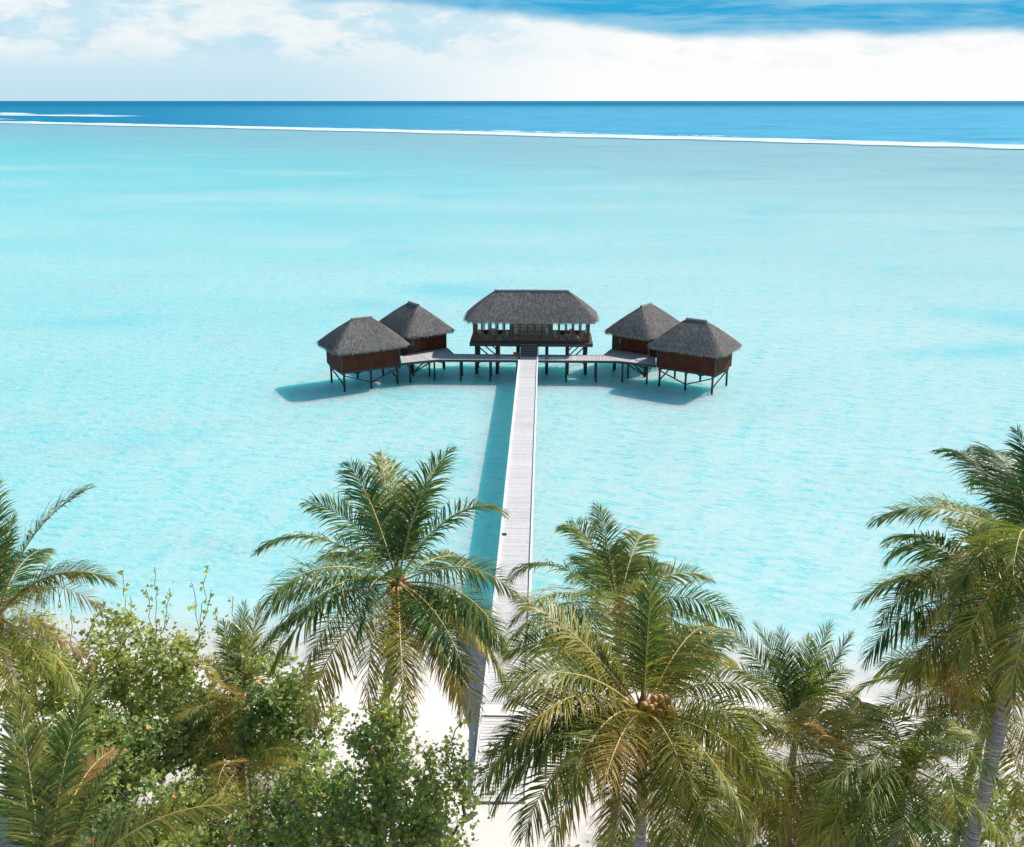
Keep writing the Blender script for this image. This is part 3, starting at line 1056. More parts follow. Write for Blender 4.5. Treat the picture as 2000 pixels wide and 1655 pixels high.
def table(x, y, label):
    r_ = empty('low_table', (x, y, ZP + .02), 0, label=label, cat='table', group='round tables inside the pavilion')
    MB().bar((0, 0, .52), (0, 0, .57), .9, n=20).build('tabletop', 'white_paint', r_)
    MB().bar((0, 0, .04), (0, 0, .52), .1, n=8).bar((0, 0, 0), (0, 0, .04), .5, n=14).build('pedestal', 'frame_wood', r_)


chair(-5.9, 119.3, .5, 'pale armchair behind the leftmost pavilion windows')
chair(-4.6, 120.5, -.3, 'pale armchair near the rear parapet in the left third of the pavilion')
chair(-2.9, 119.2, -.9, 'pale armchair in the left third of the pavilion, nearest its centre')
table(-4.2, 119.3, 'round white table between the chairs in the left third of the pavilion')
chair(3.4, 119.2, .8, 'pale armchair in the right third of the pavilion, nearest its centre')
chair(5.3, 120.5, .2, 'pale armchair near the rear parapet in the right third of the pavilion')
table(4.6, 119.2, 'round white table in the right third of the pavilion')
chair(6.3, 119.3, -.7, 'pale armchair behind the rightmost pavilion windows')
so_ = empty('sofa', (.28, 121.0, ZP + .02), 0, label='long pale sofa against the solid rear wall of the pavilion', cat='sofa')
MB().box((0, 0, .3), (3.6, .8, .28)).build('seat', 'cushion', so_)
MB().box((0, .36, .6), (3.6, .14, .5)).build('backrest', 'cushion', so_)
for q in (-1.6, 1.6):
    MB().box((q, 0, .08), (.1, .7, .16)).build('leg', 'frame_wood', so_)


# ------------------------------------------------------------------ palms
def nrm(a):
    return a / (np.linalg.norm(a, axis=-1, keepdims=True) + 1e-9)


def rachis(az, el, L, droop, bend=0.0, n=25):
    t_ = np.linspace(0, 1, n)
    e_ = np.maximum(np.radians(el) - np.radians(droop) * t_ ** 1.7, rad(-86))
    a_ = np.radians(az + bend * t_)
    T = np.stack([np.cos(e_) * np.cos(a_), np.cos(e_) * np.sin(a_), np.sin(e_)], -1)
    P = np.concatenate([[[0, 0, 0]], np.cumsum(T[:-1] * L / (n - 1), 0)])
    return t_, P, T, a_


# table of rachis tips for the solver
AZ = np.arange(0, 360, 5.0)
EL = np.arange(-35, 88, 6.0)
DR = np.array([25, 45, 65, 85, 105.0])
_tt = (np.arange(24) + .5) / 24


def tips(L):
    A, E_, D = np.meshgrid(AZ, EL, DR, indexing='ij')
    e_ = np.maximum(np.radians(E_)[..., None] - np.radians(D)[..., None] * _tt ** 1.7, rad(-86))
    hr = np.cos(e_).mean(-1) * L
    hz_ = np.sin(e_).mean(-1) * L
    return A, E_, D, np.stack([hr * np.cos(np.radians(A)), hr * np.sin(np.radians(A)), hz_], -1)


TIPS = {}


def solve(C, tx, ty, L, r):
    """choose direction and droop of a frond of length about L whose tip is where the photo shows it"""
    best = None
    cx, cy = pix(C)
    up = (cy - ty)
    R0 = math.hypot(tx - cx, ty - cy)
    k0 = math.atan2(up, abs(tx - cx) + 1e-3)          # -pi/2 (hanging) .. pi/2 (standing)
    el0 = np.interp(math.degrees(k0), [-90, -45, 0, 45, 90], [8, 22, 42, 60, 68])
    dr0 = np.interp(math.degrees(k0), [-90, -45, 0, 45, 90], [80, 85, 85, 62, 40])
    for s in (.72, .86, 1.0, 1.12):
        key = round(L * s, 2)
        if key not in TIPS:
            TIPS[key] = tips(key)
        A, E_, D, P = TIPS[key]
        v = P + C - CAM
        zc = v @ Fw
        X = 1000 + FPX * (v @ Rt) / zc
        Y = 827.5 - FPX * (v @ Up) / zc
        cost = np.hypot(X - tx, Y - ty) * 1.6 + abs(E_ - el0) * .6 + abs(D - dr0) * .35 + abs(s - 1) * 60
        sa = np.sin(np.radians(A))
        if up > 40: cost = cost + np.clip(.25 - sa, 0, 1) * 55
        if up < -40: cost = cost + np.clip(sa + .1, 0, 1) * 45
        i = np.argmin(cost)
        if best is None or cost.flat[i] < best[0]:
            best = (cost.flat[i], A.flat[i], E_.flat[i], D.flat[i], L * s)
    return best[1] + r.uniform(-2, 2), best[2], best[3], best[4]


def frond_mesh(az, el, L, droop, age, r, npair=86, lf=1.0, hang=None):
    bend = r.uniform(-14, 14)
    t_, P, T, a_ = rachis(az, el, L, droop, bend)
    S = np.stack([np.sin(a_), -np.cos(a_), np.zeros_like(a_)], -1)
    tw = rad(r.uniform(-38, 38)) * t_ + rad(r.uniform(-10, 10))
    N0 = np.cross(S, T)
    S = S * np.cos(tw)[:, None] + N0 * np.sin(tw)[:, None]
    N0 = np.cross(S, T)
    if hang is None:
        hang = np.clip(.14 + .50 * (1 - max(el, 0) / 85) + .25 * age + r.uniform(-.10, .16), .06, .95)
    vang = np.interp(el, [-20, 30, 80], [.0, .12, .34])
    Vs, Qs, Ts, TT = [], [], [], []
    base = 0
    for side in (-1, 1):
        tj = np.linspace(.12, 1.0, npair) + r.normal(size=npair) * .003
        tj = np.clip(tj, 0, 1)
        keep = r.uniform(size=npair) > (.04 + .14 * (age > .6))
        for _ in range(r.integers(0, 3)):
            g0 = r.uniform(.25, .95)
            keep &= ~((np.abs(tj - g0) < r.uniform(.006, .02)) & (r.uniform(size=npair) < .8))
        tj = tj[keep]
        k = len(tj)

        def ip(A):
            return np.stack([np.interp(tj, t_, A[:, q]) for q in range(3)], -1)
        p, Tj, Sj, Nj = ip(P), nrm(ip(T)), nrm(ip(S)), nrm(ip(N0))
        ang = np.radians(np.interp(tj, [.1, .35, .8, 1], [78, 66, 44, 16]) * np.interp(el, [45, 75], [1, .74]) + r.normal(size=k) * 6.5)
        prof = np.interp(tj, [.1, .2, .38, .6, .85, 1.0], [.45, .80, 1.0, .97, .72, .40])
        ll = L * .25 * lf * np.interp(el, [45, 75], [1, .86]) * prof * (1 + r.normal(size=k) * .09)
        d_ = nrm(Sj * (side * np.sin(ang))[:, None] + Tj * np.cos(ang)[:, None] + Nj * (vang + r.normal(size=k) * .09)[:, None])
        wmax = .0110 * L * np.clip(prof, .5, 1) * np.interp(age, [0, .6, 1], [1, .9, .55])
        g = hang * (1 + r.normal(size=k) * .3)
        st_ = [p]
        ds = [d_]
        for q in range(3):
            p = p + d_ * (ll * (.36, .34, .30)[q])[:, None]
            d_ = nrm(d_ + np.array([0, 0, -1.0]) * (g * (.55, 1.0, 1.2)[q])[:, None])
            st_.append(p); ds.append(d_)
        vv = []
        for q, wf in ((0, .55), (1, 1.0), (2, .72)):
            W_ = nrm(Tj - (Tj * ds[q]).sum(-1, keepdims=True) * ds[q]) + Nj * .25
            W_ = W_ * (wmax * wf * .5)[:, None]
            vv += [st_[q] - W_, st_[q] + W_]
        vv.append(st_[3])
        V = np.stack(vv, 1).reshape(-1, 3)      # 7 per leaflet
        b = base + np.arange(k) * 7
        Qs.append(np.stack([b, b + 1, b + 3, b + 2], -1)); Qs.append(np.stack([b + 2, b + 3, b + 5, b + 4], -1))
        Ts.append(np.stack([b + 4, b + 5, b + 6], -1))
        rn = np.repeat(r.uniform(size=k), 7)
        ua = np.tile([0, 0, .35, .35, .7, .7, 1.0], k)
        ag = np.full(k * 7, age) + np.repeat((r.uniform(size=k) < .05) * .35, 7)
        TT.append(np.stack([ua, ag, rn], -1))
        Vs.append(V)
        base += k * 7
    nq = sum(len(q) for q in Qs)
    # midrib
    rr = np.interp(t_, [0, .06, .15, .6, 1], [.062, .042, .032, .019, .005]) * (L / 4.8)
    ring = []
    for k in range(5):
        a = 2 * PI * k / 5
        ring.append(P + (S * math.cos(a) + N0 * math.sin(a)) * rr[:, None])
    RV = np.stack(ring, 1).reshape(-1, 3)
    i = np.arange(24)[:, None] * 5 + np.arange(5)[None, :]
    j = np.arange(24)[:, None] * 5 + (np.arange(5)[None, :] + 1) % 5
    RQ = (np.stack([i, j, j + 5, i + 5], -1).reshape(-1, 4)) + base
    V = np.concatenate(Vs + [RV])
    Q = np.concatenate(Qs + [RQ])
    qm = np.concatenate([np.zeros(nq, int), np.ones(len(RQ), int)])
    TI = np.concatenate(TT + [np.full((len(RV), 3), .5)])
    return V, Q, np.concatenate(Ts), qm, TI


def palm(name, label, c, zc, L, tl, extra=6, lf=1.0, nutc=(.1, -.42, -.12), nutr=.34, base=None, trunk=True, seed=1, age0=.15, nuts=0, nspread=1.0, dead=2, r0=.15, npair=88, cat='palm tree', spathes=0, lean=(0, 0), front=3):
    r = np.random.default_rng(seed)
    C = at(c[0], c[1], zc)
    if base is None:
        base = (C[0] + lean[0], C[1] + lean[1])
    gz = float(sand_z(np.array([[base[0]]]), np.array([[base[1]]]))[0, 0]) - .2
    root = empty(name, (base[0], base[1], gz), 0, label=label, cat=cat, group='coconut palms along the beach')
    off = tuple(-v for v in (base[0], base[1], gz))
    if trunk:
        b = np.array([base[0], base[1], gz]); n = 34
        cv = r.uniform(-.5, .5, 2)
        pts, rads = [], []
        for i in range(n + 1):
            q = i / n
            p = b + (C - b) * q
            p = p + np.array([cv[0], cv[1], 0]) * math.sin(PI * q) * (C[2] - gz) * .04
            pts.append(p)
            rads.append(np.interp(q, [0, .05, .2, .95, 1], [r0 * 1.7, r0 * 1.35, r0 * 1.12, r0 * .85, r0 * .9]) * (1 + .035 * (i % 2)))
        m = MB(); tube(m, pts, rads, 12)
        m.build('trunk', 'palm_bark', root, True, off)
    # leaf-base fibre
    m = MB()
    k = 10
    sc_ = L / 5
    tube(m, [C + np.array([0, 0, z_ * sc_]) for z_ in (-.55, -.3, 0, .25, .5, .8)], [q * sc_ for q in (.17, .24, .27, .22, .13, .04)], 10)
    for i in range(k):
        a = r.uniform(0, 2 * PI)
        d = np.array([math.cos(a), math.sin(a), r.uniform(.3, 1.2)]); d /= np.linalg.norm(d)
        m.bar(C + d * .1 * sc_, C + d * r.uniform(.35, .6) * sc_, .12 * sc_, .05 * sc_, w2=.05 * sc_)
    m.build('crown_fibre', 'fibre', root, True, off)
    specs = []
    for tpt in tl:
        age = tpt[2] if len(tpt) > 2 else max(0, min(.5, age0 + r.normal() * .07))
        az, el, dr, l_ = solve(C, tpt[0], tpt[1], L, r)
        specs.append((az, el, l_, dr, age))
    a0 = r.uniform(0, 360)
    for i in range(extra):
        el = r.uniform(-5, 48)
        specs.append((a0 + i * 137.5, el, L * r.uniform(.8, .98), np.interp(el, [0, 48], [75, 75]) + r.uniform(-8, 8), age0 + r.uniform(0, .22)))
    for i in range(front):
        el = r.uniform(-4, 26)
        specs.append((-90 + (1 if i % 2 else -1) * (26 + 30 * (i // 2)) + r.uniform(-7, 7), el, L * r.uniform(.85, 1), r.uniform(50, 72), age0 + r.uniform(0, .18)))
    for i in range(dead):
        specs.append((a0 + 60 + i * 167, r.uniform(-58, -16), L * r.uniform(.7, .85), r.uniform(35, 55), r.uniform(.72, 1.0)))
    for az, el, l_, dr, age in specs:
        V, Q, T3, qm, TI = frond_mesh(az, el, l_, dr, age, r, npair, lf)
        a = rad(az)
        o3 = C + np.array([math.cos(a), math.sin(a), 0]) * .1 * sc_ + np.array([0, 0, .15 * sc_ * (el / 60)])
        me = arr_mesh('frond', V, Q, T3, ['palm_leaf', 'midrib'], qm, 0, TI)
        link('frond', me, root, tuple(o3 + np.array(off)))
    # central spear
    m = MB(); m.bar(C + np.array([0, 0, .3 * sc_]), C + np.array([r.normal() * .1, r.normal() * .1, L * .34]), .07, w2=.015, n=5)
    m.t = [(0.3, .3, .5)] * len(m.t)
    m.build('spear_leaf', 'palm_leaf', root, False, off)
    # nuts
    if nuts:
        for i in range(nuts):
            dv = nrm(r.normal(size=3)) * np.array([1, .7, .8])
            pc = C + np.array(nutc) + dv * nutr * r.uniform(.55, 1.0)
            m = MB(); vs, n1_, n2_ = [], 8, 6
            rr_ = r.uniform(.10, .145)
            for u in range(n2_ + 1):
                ph = PI * u / n2_
                for v in range(n1_):
                    tt = 2 * PI * v / n1_
                    vs.append(pc + rr_ * np.array([math.sin(ph) * math.cos(tt), math.sin(ph) * math.sin(tt), 1.2 * math.cos(ph)]))
            fs = [(u * n1_ + v, u * n1_ + (v + 1) % n1_, (u + 1) * n1_ + (v + 1) % n1_, (u + 1) * n1_ + v) for u in range(n2_) for v in range(n1_)]
            m.add(vs, fs)
            m.build('coconut', 'coconut', root, True, off)
    for i in range(spathes):
        a = -PI / 2 + r.normal() * 1.2
        d = np.array([math.cos(a), math.sin(a), r.uniform(-.3, .5)]); d /= np.linalg.norm(d)
        p0 = C + d * .2
        m = MB(); tube(m, [p0 + d * q for q in (0, .15, .35, .55, .75)] , [.02, .06, .08, .06, .01], 6)
        m.build('flower_spathe', 'spathe', root, True, off)
    return root


palm('coconut_palm', 'tall dark green palm with a full round crown just left of the boardwalk', (777, 1140), 33, 4.9,
     [(516, 1085, .1), (536, 1197), (596, 1000), (655, 925), (728, 900, .45), (788, 918), (860, 895), (838, 960), (975, 1020), (990, 1168), (1000, 1262),
      (978, 1345, .4), (925, 1375, .55), (898, 1412, .62), (800, 1395, .5), (625, 1415, .62), (558, 1325, .3), (588, 1225), (640, 1125), (700, 1370, .5), (775, 1310), (877, 1335), (745, 985), (690, 1250)],
     extra=4, seed=3, nuts=9, dead=1, front=4, lean=(-1.2, .3), spathes=1)
palm('coconut_palm', 'palm behind the biggest one, its crown overlapping the right edge of the boardwalk', (1207, 1192), 36, 4.6,
     [(1163, 1000, .25), (1092, 1045, .25), (1008, 1150, .05), (1268, 1063, .35), (1005, 1215, .2), (1120, 1120), (1440, 1237, .2), (1290, 1125), (1010, 1275), (1090, 1300), (1400, 1310), (1180, 1090), (1240, 1110)],
     extra=4, seed=4, dead=0, age0=.10, nuts=0)
palm('coconut_palm', 'biggest nearest palm with orange coconuts, right of the boardwalk', (1255, 1396), 29, 4.9,
     [(1000, 1195, .5), (986, 1305, .3), (990, 1385, .35), (1005, 1440, .55), (984, 1490), (960, 1540, .25), (986, 1570), (1030, 1640), (1085, 1665, .5), (1203, 1690, .5), (1318, 1690, .3), (1400, 1668),
      (1445, 1640, .35), (1488, 1565, .35), (1470, 1470), (1500, 1390, .35), (1432, 1250), (1430, 1310, .45), (1290, 1185), (1235, 1160), (1160, 1174), (1276, 1115), (1187, 1560, .6), (1330, 1250), (1120, 1560), (1360, 1560, .3), (1100, 1250)],
     extra=5, seed=5, nuts=40, nutc=(.38, -.50, .42), nutr=.50, dead=8, front=7, age0=.26, spathes=6, r0=.17)
palm('coconut_palm', 'small young palm with stiff upright fronds on the bare beach right of the biggest palm', (1553, 1432), 38, 3.7,
     [(1412, 1300, .1), (1432, 1252, .1), (1480, 1198, .05), (1537, 1240), (1574, 1258), (1626, 1196, .25), (1666, 1250, .15), (1678, 1368, .5), (1668, 1325), (1583, 1362), (1462, 1425, .2), (1500, 1462, .5), (1500, 1300), (1610, 1300), (1640, 1480, .6)],
     extra=3, seed=6, dead=1, front=0, age0=.14, r0=.15, npair=74)
palm('coconut_palm', 'yellowish palm low between the biggest palm and the drooping one', (1640, 1490), 29.5, 3.9,
     [(1456, 1500, .45), (1440, 1620, .4), (1480, 1560, .45), (1522, 1438, .4), (1690, 1400, .45), (1612, 1412, .5), (1534, 1650, .4), (1577, 1665, .5), (1632, 1665, .4), (1700, 1670), (1760, 1600), (1580, 1450, .95), (1690, 1440, .95), (1560, 1560, .35)],
     extra=5, seed=7, dead=3, age0=.4)
palm('coconut_palm', 'palm with broad drooping pale green fronds at bottom right, left of the grey trunk', (1775, 1500), 26, 4.0,
     [(1693, 1425, .3), (1690, 1668, .2), (1775, 1680, .2), (1905, 1625, .3), (1912, 1545, .15), (1885, 1455, .3), (1845, 1675), (1640, 1660, .25), (1622, 1560, .25), (1600, 1640, .3), (1730, 1600, .2), (1850, 1560), (1700, 1520, .25)],
     extra=1, seed=8, dead=1, age0=.26, front=3)
palm('coconut_palm', 'tall palm at the right edge with a leaning pale grey trunk', (2020, 1070), 29, 5.1,
     [(1852, 890, .05), (1930, 905, .05), (2000, 855, .05), (2070, 885), (1880, 960), (1935, 985), (1925, 1110), (1925, 1310, .3), (1990, 1350, .35), (1860, 1230, .4), (2120, 900), (2200, 1020), (2200, 1150), (2150, 1300), (2060, 1340), (1960, 1200, .2)],
     extra=5, seed=9, dead=1, front=0, age0=.16, base=(15.3, 27.5), r0=.20, nuts=4)
palm('coconut_palm', 'dense palm behind the leaning grey trunk, fronds reaching far out over the water', (1960, 1180), 33, 5.2,
     [(1738, 1112, .2), (1832, 1010, .25), (1745, 1075, .2), (1688, 1200, .25), (1735, 1225), (1696, 1295, .1), (1800, 1260, .45), (1840, 1350, .6), (1890, 1385, .6), (1960, 1400, .5), (1790, 1180), (1900, 1010, .2), (1780, 1330, .45), (2000, 1000), (2060, 1100), (2080, 1250)],
     extra=11, seed=10, dead=6, age0=.3, lean=(.6, 1))
palm('coconut_palm', 'shaded dark palm low behind the leaning grey trunk at the right', (1935, 1385), 35.5, 4.8,
     [(1684, 1366, .2), (1712, 1335, .2), (1730, 1300), (1705, 1430, .3), (1790, 1445), (1830, 1475), (1880, 1480, .3), (1960, 1500), (2020, 1480), (2080, 1400), (1850, 1290, .4), (1760, 1400, .5), (2000, 1300)],
     extra=6, seed=12, dead=3, age0=.26, lean=(-.2, .6))
palm('coconut_palm', 'palm cut by the left edge of the picture, fronds spreading over the shrubs', (-8, 1205), 33, 4.6,
     [(163, 975, .15), (208, 1135, .2), (176, 1205, .75), (170, 1400, .35), (25, 1420, .45), (-5, 948), (42, 1020), (70, 1080), (-60, 1000), (-160, 1150), (-120, 1300), (60, 1260, .5), (-60, 1400, .5)],
     extra=5, seed=13, dead=1, nuts=9, age0=.2, spathes=2)
palm('coconut_palm', 'small upright palm standing among the shrubs left of the round-crowned palm', (475, 1380), 41, 3.6,
     [(478, 1190, .25), (520, 1196, .3), (555, 1226, .3), (425, 1230, .2), (380, 1290, .5), (400, 1370, .7), (562, 1290), (540, 1400), (450, 1300), (495, 1260), (420, 1420, .6), (580, 1380, .3)],
     extra=3, seed=14, dead=2, age0=.28)
palm('coconut_palm', 'nearest young palm rising from below the bottom left corner', (92, 1790), 19.5, 3.9,
     [(8, 1425, .1), (52, 1368, .35), (172, 1362, .25), (264, 1470, .2), (470, 1568, .4), (330, 1720, .4), (205, 1490, .7)],
     extra=0, lf=.72, seed=15, front=0, dead=0, age0=.14, npair=104)
palm('coconut_palm', 'low dark palm half buried in the shrubs, right of their dark hollow', (470, 1500), 38, 3.2,
     [(578, 1552, .35), (560, 1600, .35), (430, 1600, .3), (590, 1500, .4), (500, 1640, .4), (400, 1560, .6)],
     extra=3, seed=16, dead=2, age0=.35)
palm('coconut_palm', 'low palm mostly hidden in the gap between the biggest palm and the yellowish one', (1455, 1560), 33, 3.8,
     [(1380, 1640, .5), (1440, 1670, .5), (1520, 1660, .4), (1360, 1560, .4), (1450, 1440, .4), (1540, 1560, .5), (1400, 1480, .3)],
     extra=12, seed=17, dead=5, age0=.4)


# ------------------------------------------------------------------ shrubs
def shrub(label, c, zc, R, ntg, nleaf, seed, age=.25, leaf=.15, stems=4, dens=1.0, twigs=(), flowers=0, base=None, name='sea_hibiscus', hollow=.2):
    r = np.random.default_rng(seed)
    C = at(c[0], c[1], zc)
    if base is None: base = (C[0], C[1] + .3)
    gz = float(sand_z(np.array([[base[0]]]), np.array([[base[1]]]))[0, 0]) - .1
    root = empty(name, (base[0], base[1], gz), 0, label=label, cat='shrub', group='broad-leaved shrubs on the beach')
    off = np.array([-base[0], -base[1], -gz])
    R = np.array(R)
    # targets clumped in the crown volume
    d = nrm(r.normal(size=(ntg, 3)))
    rad_ = r.uniform(hollow, 1, ntg) ** .6
    lump = 1 + .22 * np.sin(d[:, 0] * 5 + seed) * np.cos(d[:, 2] * 4 + seed * 2) + .15 * np.sin(d[:, 1] * 7)
    tg = C + d * (rad_ * lump)[:, None] * R
    tg = tg[tg[:, 2] > gz + .35]
    tw = [at(a[0], a[1], zc) for a in twigs]
    nodes = [np.array([base[0], base[1], gz])]
    par = [-1]
    for s in range(stems):
        p = nodes[0]
        pi_ = 0
        tgt = C + nrm(r.normal(size=3)) * R * .4
        for k in range(5):
            p = nodes[0] + (tgt - nodes[0]) * (k + 1) / 5 + r.normal(size=3) * .10
            nodes.append(p); par.append(pi_); pi_ = len(nodes) - 1
    order = np.argsort(np.linalg.norm(tg - nodes[0], axis=1))
    pts = list(tg[order]) + tw
    ends = []
    for pk, p in enumerate(pts):
        A = np.array(nodes)
        if pk == len(order): ncore = len(nodes)
        if pk >= len(order):
            A = A[:ncore]
            dd = np.hypot(np.linalg.norm((A - p)[:, :2], axis=1) * 2.6, (A - p)[:, 2])
        else:
            dd = np.linalg.norm(A - p, axis=1)
        j = int(np.argmin(dd))
        L_ = np.linalg.norm(A[j] - p)
        k = max(1, int(L_ / .3))
        q0 = nodes[j]; pj = j
        for i in range(1, k + 1):
            f = i / k
            q = q0 + (p - q0) * f + (r.normal(size=3) * .05 * min(1, L_) if i < k else 0)
            q[2] += -.06 * math.sin(PI * f) * L_
            nodes.append(q); par.append(pj); pj = len(nodes) - 1
        ends.append(pj)
    nodes = np.array(nodes); par = np.array(par)
    wgt = np.zeros(len(nodes))
    for e_ in ends: wgt[e_] += 1
    for i in range(len(nodes) - 1, 0, -1):
        wgt[par[i]] += wgt[i]
    rr = np.minimum(.006 + .0085 * np.sqrt(wgt), .10)
    # branches as three-sided tubes
    idx = np.arange(1, len(nodes))
    a, b = nodes[par[idx]], nodes[idx]
    dd = nrm(b - a)
    ref = np.where(np.abs(dd[:, 2:3]) < .9, np.array([[0, 0, 1.0]]), np.array([[1.0, 0, 0]]))
    u = nrm(np.cross(dd, ref)); v = np.cross(dd, u)
    vs = []
    for end, rd in ((a, rr[par[idx]] * .9 + rr[idx] * .1), (b, rr[idx])):
        for k in range(4):
            an = PI / 2 * k
            vs.append(end + (u * math.cos(an) + v * math.sin(an)) * np.minimum(rd, rr[idx] * 1.35)[:, None])
    V = np.stack(vs, 1).reshape(-1, 3)
    bb = np.arange(len(idx)) * 8
    Q = np.concatenate([np.stack([bb + k, bb + (k + 1) % 4, bb + 4 + (k + 1) % 4, bb + 4 + k], -1) for k in range(4)])
    link('branches', arr_mesh('branches', V + off, Q, [], ['twig']), root)
    # leaves
    n = int(len(pts) * nleaf)
    ei = r.integers(0, len(pts), n)
    ne = len(tg)
    back = r.integers(0, 4, n)
    pi2 = np.array(ends)[ei]
    for s in range(3):
        m_ = back > s
        pi2[m_] = np.maximum(par[pi2[m_]], 0)
    sp = np.where(ei >= ne, .10, .20)[:, None]
    pos = nodes[pi2] + r.normal(size=(n, 3)) * sp
    keep = (pos[:, 2] > gz + .3) & ((ei < ne) | (r.uniform(size=n) < .6))
    keep &= np.linalg.norm(pos - nodes[0], axis=1) > 1.0
    pos = pos[keep]; n = len(pos)
    sz = leaf * np.clip(1 + r.normal(size=n) * .28, .45, 1.7)
    N_ = nrm(np.stack([r.normal(size=n) * .55, r.normal(size=n) * .55 - .25, np.abs(r.normal(size=n) * .5) + .55], -1))
    D = nrm(np.cross(N_, nrm(r.normal(size=(n, 3)))))
    D[:, 2] -= .25; D = nrm(D)
    W_ = nrm(np.cross(N_, D))
    N_ = np.cross(D, W_)
    shp = [(0, .10, 0), (.44, -.08, .10), (.40, .45, .09), (0, 1.0, -.05), (-.40, .45, .09), (-.44, -.08, .10)]
    vv = [pos + (W_ * x_ + D * y_ + N_ * z_) * sz[:, None] for x_, y_, z_ in shp]
    V = np.stack(vv, 1).reshape(-1, 3)
    b = np.arange(n) * 6
    Q = np.concatenate([np.stack([b, b + 1, b + 2, b + 3], -1), np.stack([b, b + 3, b + 4, b + 5], -1)])
    yel = (r.uniform(size=n) < .015) * .6
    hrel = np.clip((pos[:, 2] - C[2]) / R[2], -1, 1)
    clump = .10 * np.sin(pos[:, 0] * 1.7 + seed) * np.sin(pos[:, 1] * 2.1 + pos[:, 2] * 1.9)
    TI = np.stack([np.full(n, .3), np.clip(age + clump + .10 * hrel + r.normal(size=n) * .09 + yel, 0, 1), r.uniform(size=n)], -1)  # sunlit yellow-green of the upper leaves painted in by height
    link('foliage', arr_mesh('foliage', V + off, Q, [], ['shrub_leaf'], tint=np.repeat(TI, 6, 0)), root)
    fr_ = [i for i in range(len(tg)) if tg[i][1] < C[1] + .2 * R[1]] or list(range(len(tg)))
    for i in range(flowers):
        p = tg[fr_[r.integers(0, len(fr_))]] + np.array([0, -.18, .16])
        m = MB(); s = r.uniform(.07, .11)
        nn = nrm(np.array([r.normal() * .4, -.7, .6])); uu = nrm(np.cross(nn, [0, 0, 1.0])); ww = np.cross(nn, uu)
        for k in range(5):
            an = 2 * PI * k / 5
            dr_ = uu * math.cos(an) + ww * math.sin(an); pr = -uu * math.sin(an) + ww * math.cos(an)
            m.add([p + off, p + off + (dr_ * .7 + pr * .45) * s + nn * s * .35, p + off + dr_ * 1.1 * s + nn * s * .5, p + off + (dr_ * .7 - pr * .45) * s + nn * s * .35], [(0, 1, 2, 3)])
        m.build('flower', 'orange_petal', root)
    return root


shrub('tall airy shrub at the upper left with thin bare twigs rising over the water', (285, 1320), 43, (3.9, 2.2, 3.2), 380, 19, 101, age=.50, leaf=.16, hollow=.1,
      twigs=[(302, 1108), (330, 1150), (405, 1108), (412, 1160), (420, 1190), (375, 1140), (240, 1125), (255, 1165), (330, 1205), (455, 1165), (445, 1210), (350, 1235), (400, 1230), (285, 1150), (190, 1175), (140, 1190)])
shrub('pale leafy shrub behind the left-edge palm', (70, 1310), 43, (2.3, 1.7, 2.9), 190, 20, 102, age=.55, leaf=.15)
shrub('dense blue-green shrub at the left between the edge palm and the nearest young palm', (160, 1490), 39, (3.4, 2.4, 2.1), 400, 24, 103, age=.30, leaf=.17, flowers=5)
shrub('dark green shrub below the tall airy one, its top full of sunlit leaves', (400, 1430), 41, (2.6, 2.0, 1.7), 280, 24, 104, age=.28, leaf=.16, flowers=2)
shrub('leafy shrub in front of the small upright palm', (560, 1400), 39, (2.1, 1.6, 2.4), 230, 22, 105, age=.32, leaf=.16, flowers=3)
shrub('sprawling shrub with tangled bare branches around the dark hollow at the bottom left', (370, 1590), 36, (3.2, 2.0, 1.5), 300, 16, 106, age=.42, leaf=.15, hollow=.1, flowers=4)
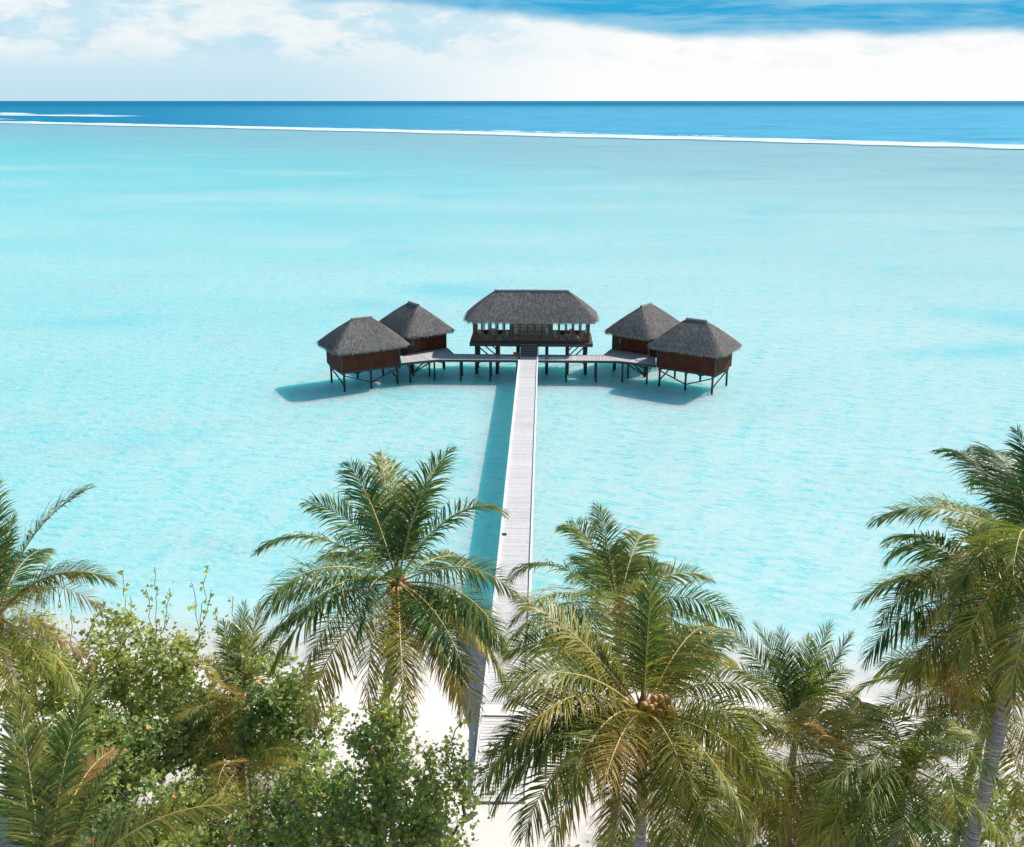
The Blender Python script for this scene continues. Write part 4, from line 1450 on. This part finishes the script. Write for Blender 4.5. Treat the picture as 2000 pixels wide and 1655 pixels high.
shrub('yellow-green shrub at the bottom, right of the nearest young palm', (270, 1670), 33.5, (2.6, 1.6, 1.3), 240, 24, 107, age=.45, leaf=.14, flowers=3)
shrub('broad mid green shrub at the bottom centre left, dotted with orange flowers', (610, 1590), 35.5, (2.6, 2.0, 2.0), 300, 18, 108, age=.38, leaf=.15, flowers=7)
shrub('climbing shrub hugging the trunk of the round-crowned palm', (746, 1460), 34.0, (1.2, .8, 2.7), 170, 16, 109, age=.42, leaf=.14, flowers=3)
shrub('thin open shrub whose leaves stand out against the sand beside the ramp', (850, 1530), 36, (2.0, 1.3, 2.2), 160, 9, 110, age=.38, leaf=.15, hollow=.1,
      twigs=[(917, 1410), (960, 1450), (968, 1500), (965, 1555), (955, 1590), (930, 1440), (900, 1400)])
shrub('bright green shrub at the very bottom below the thin open one', (770, 1640), 33.5, (2.9, 1.6, 1.4), 250, 17, 111, age=.42, leaf=.14, flowers=3)
shrub('small yellow-green shrub at the bottom right corner behind the grey trunk', (1985, 1600), 35, (1.5, 1.2, 1.6), 80, 12, 112, age=.5, leaf=.13)
shrub('dark undergrowth shrub beneath the drooping palm at the bottom right', (1640, 1680), 31, (3.4, 1.5, 1.3), 220, 16, 113, age=.12, leaf=.14)
shrub('low dark shrub under the biggest palm at the bottom edge', (1290, 1700), 33, (3.0, 1.4, 1.3), 200, 14, 115, age=.15, leaf=.14)
shrub('dark undergrowth shrub under the dense palms at the right', (1880, 1590), 37, (2.2, 1.4, 1.6), 120, 16, 114, age=.15, leaf=.14)

# ------------------------------------------------------------------ render settings
sc.render.engine = 'CYCLES'
sc.cycles.use_denoising = True
sc.cycles.max_bounces = 6
sc.cycles.diffuse_bounces = 3
sc.cycles.glossy_bounces = 3
sc.cycles.transmission_bounces = 4
sc.cycles.transparent_max_bounces = 8
sc.cycles.caustics_reflective = False
sc.cycles.caustics_refractive = False
sc.view_settings.view_transform = 'Standard'
sc.view_settings.look = 'None'
sc.view_settings.gamma = 1
sc.view_settings.use_curve_mapping = False
sc.view_settings.exposure = .2
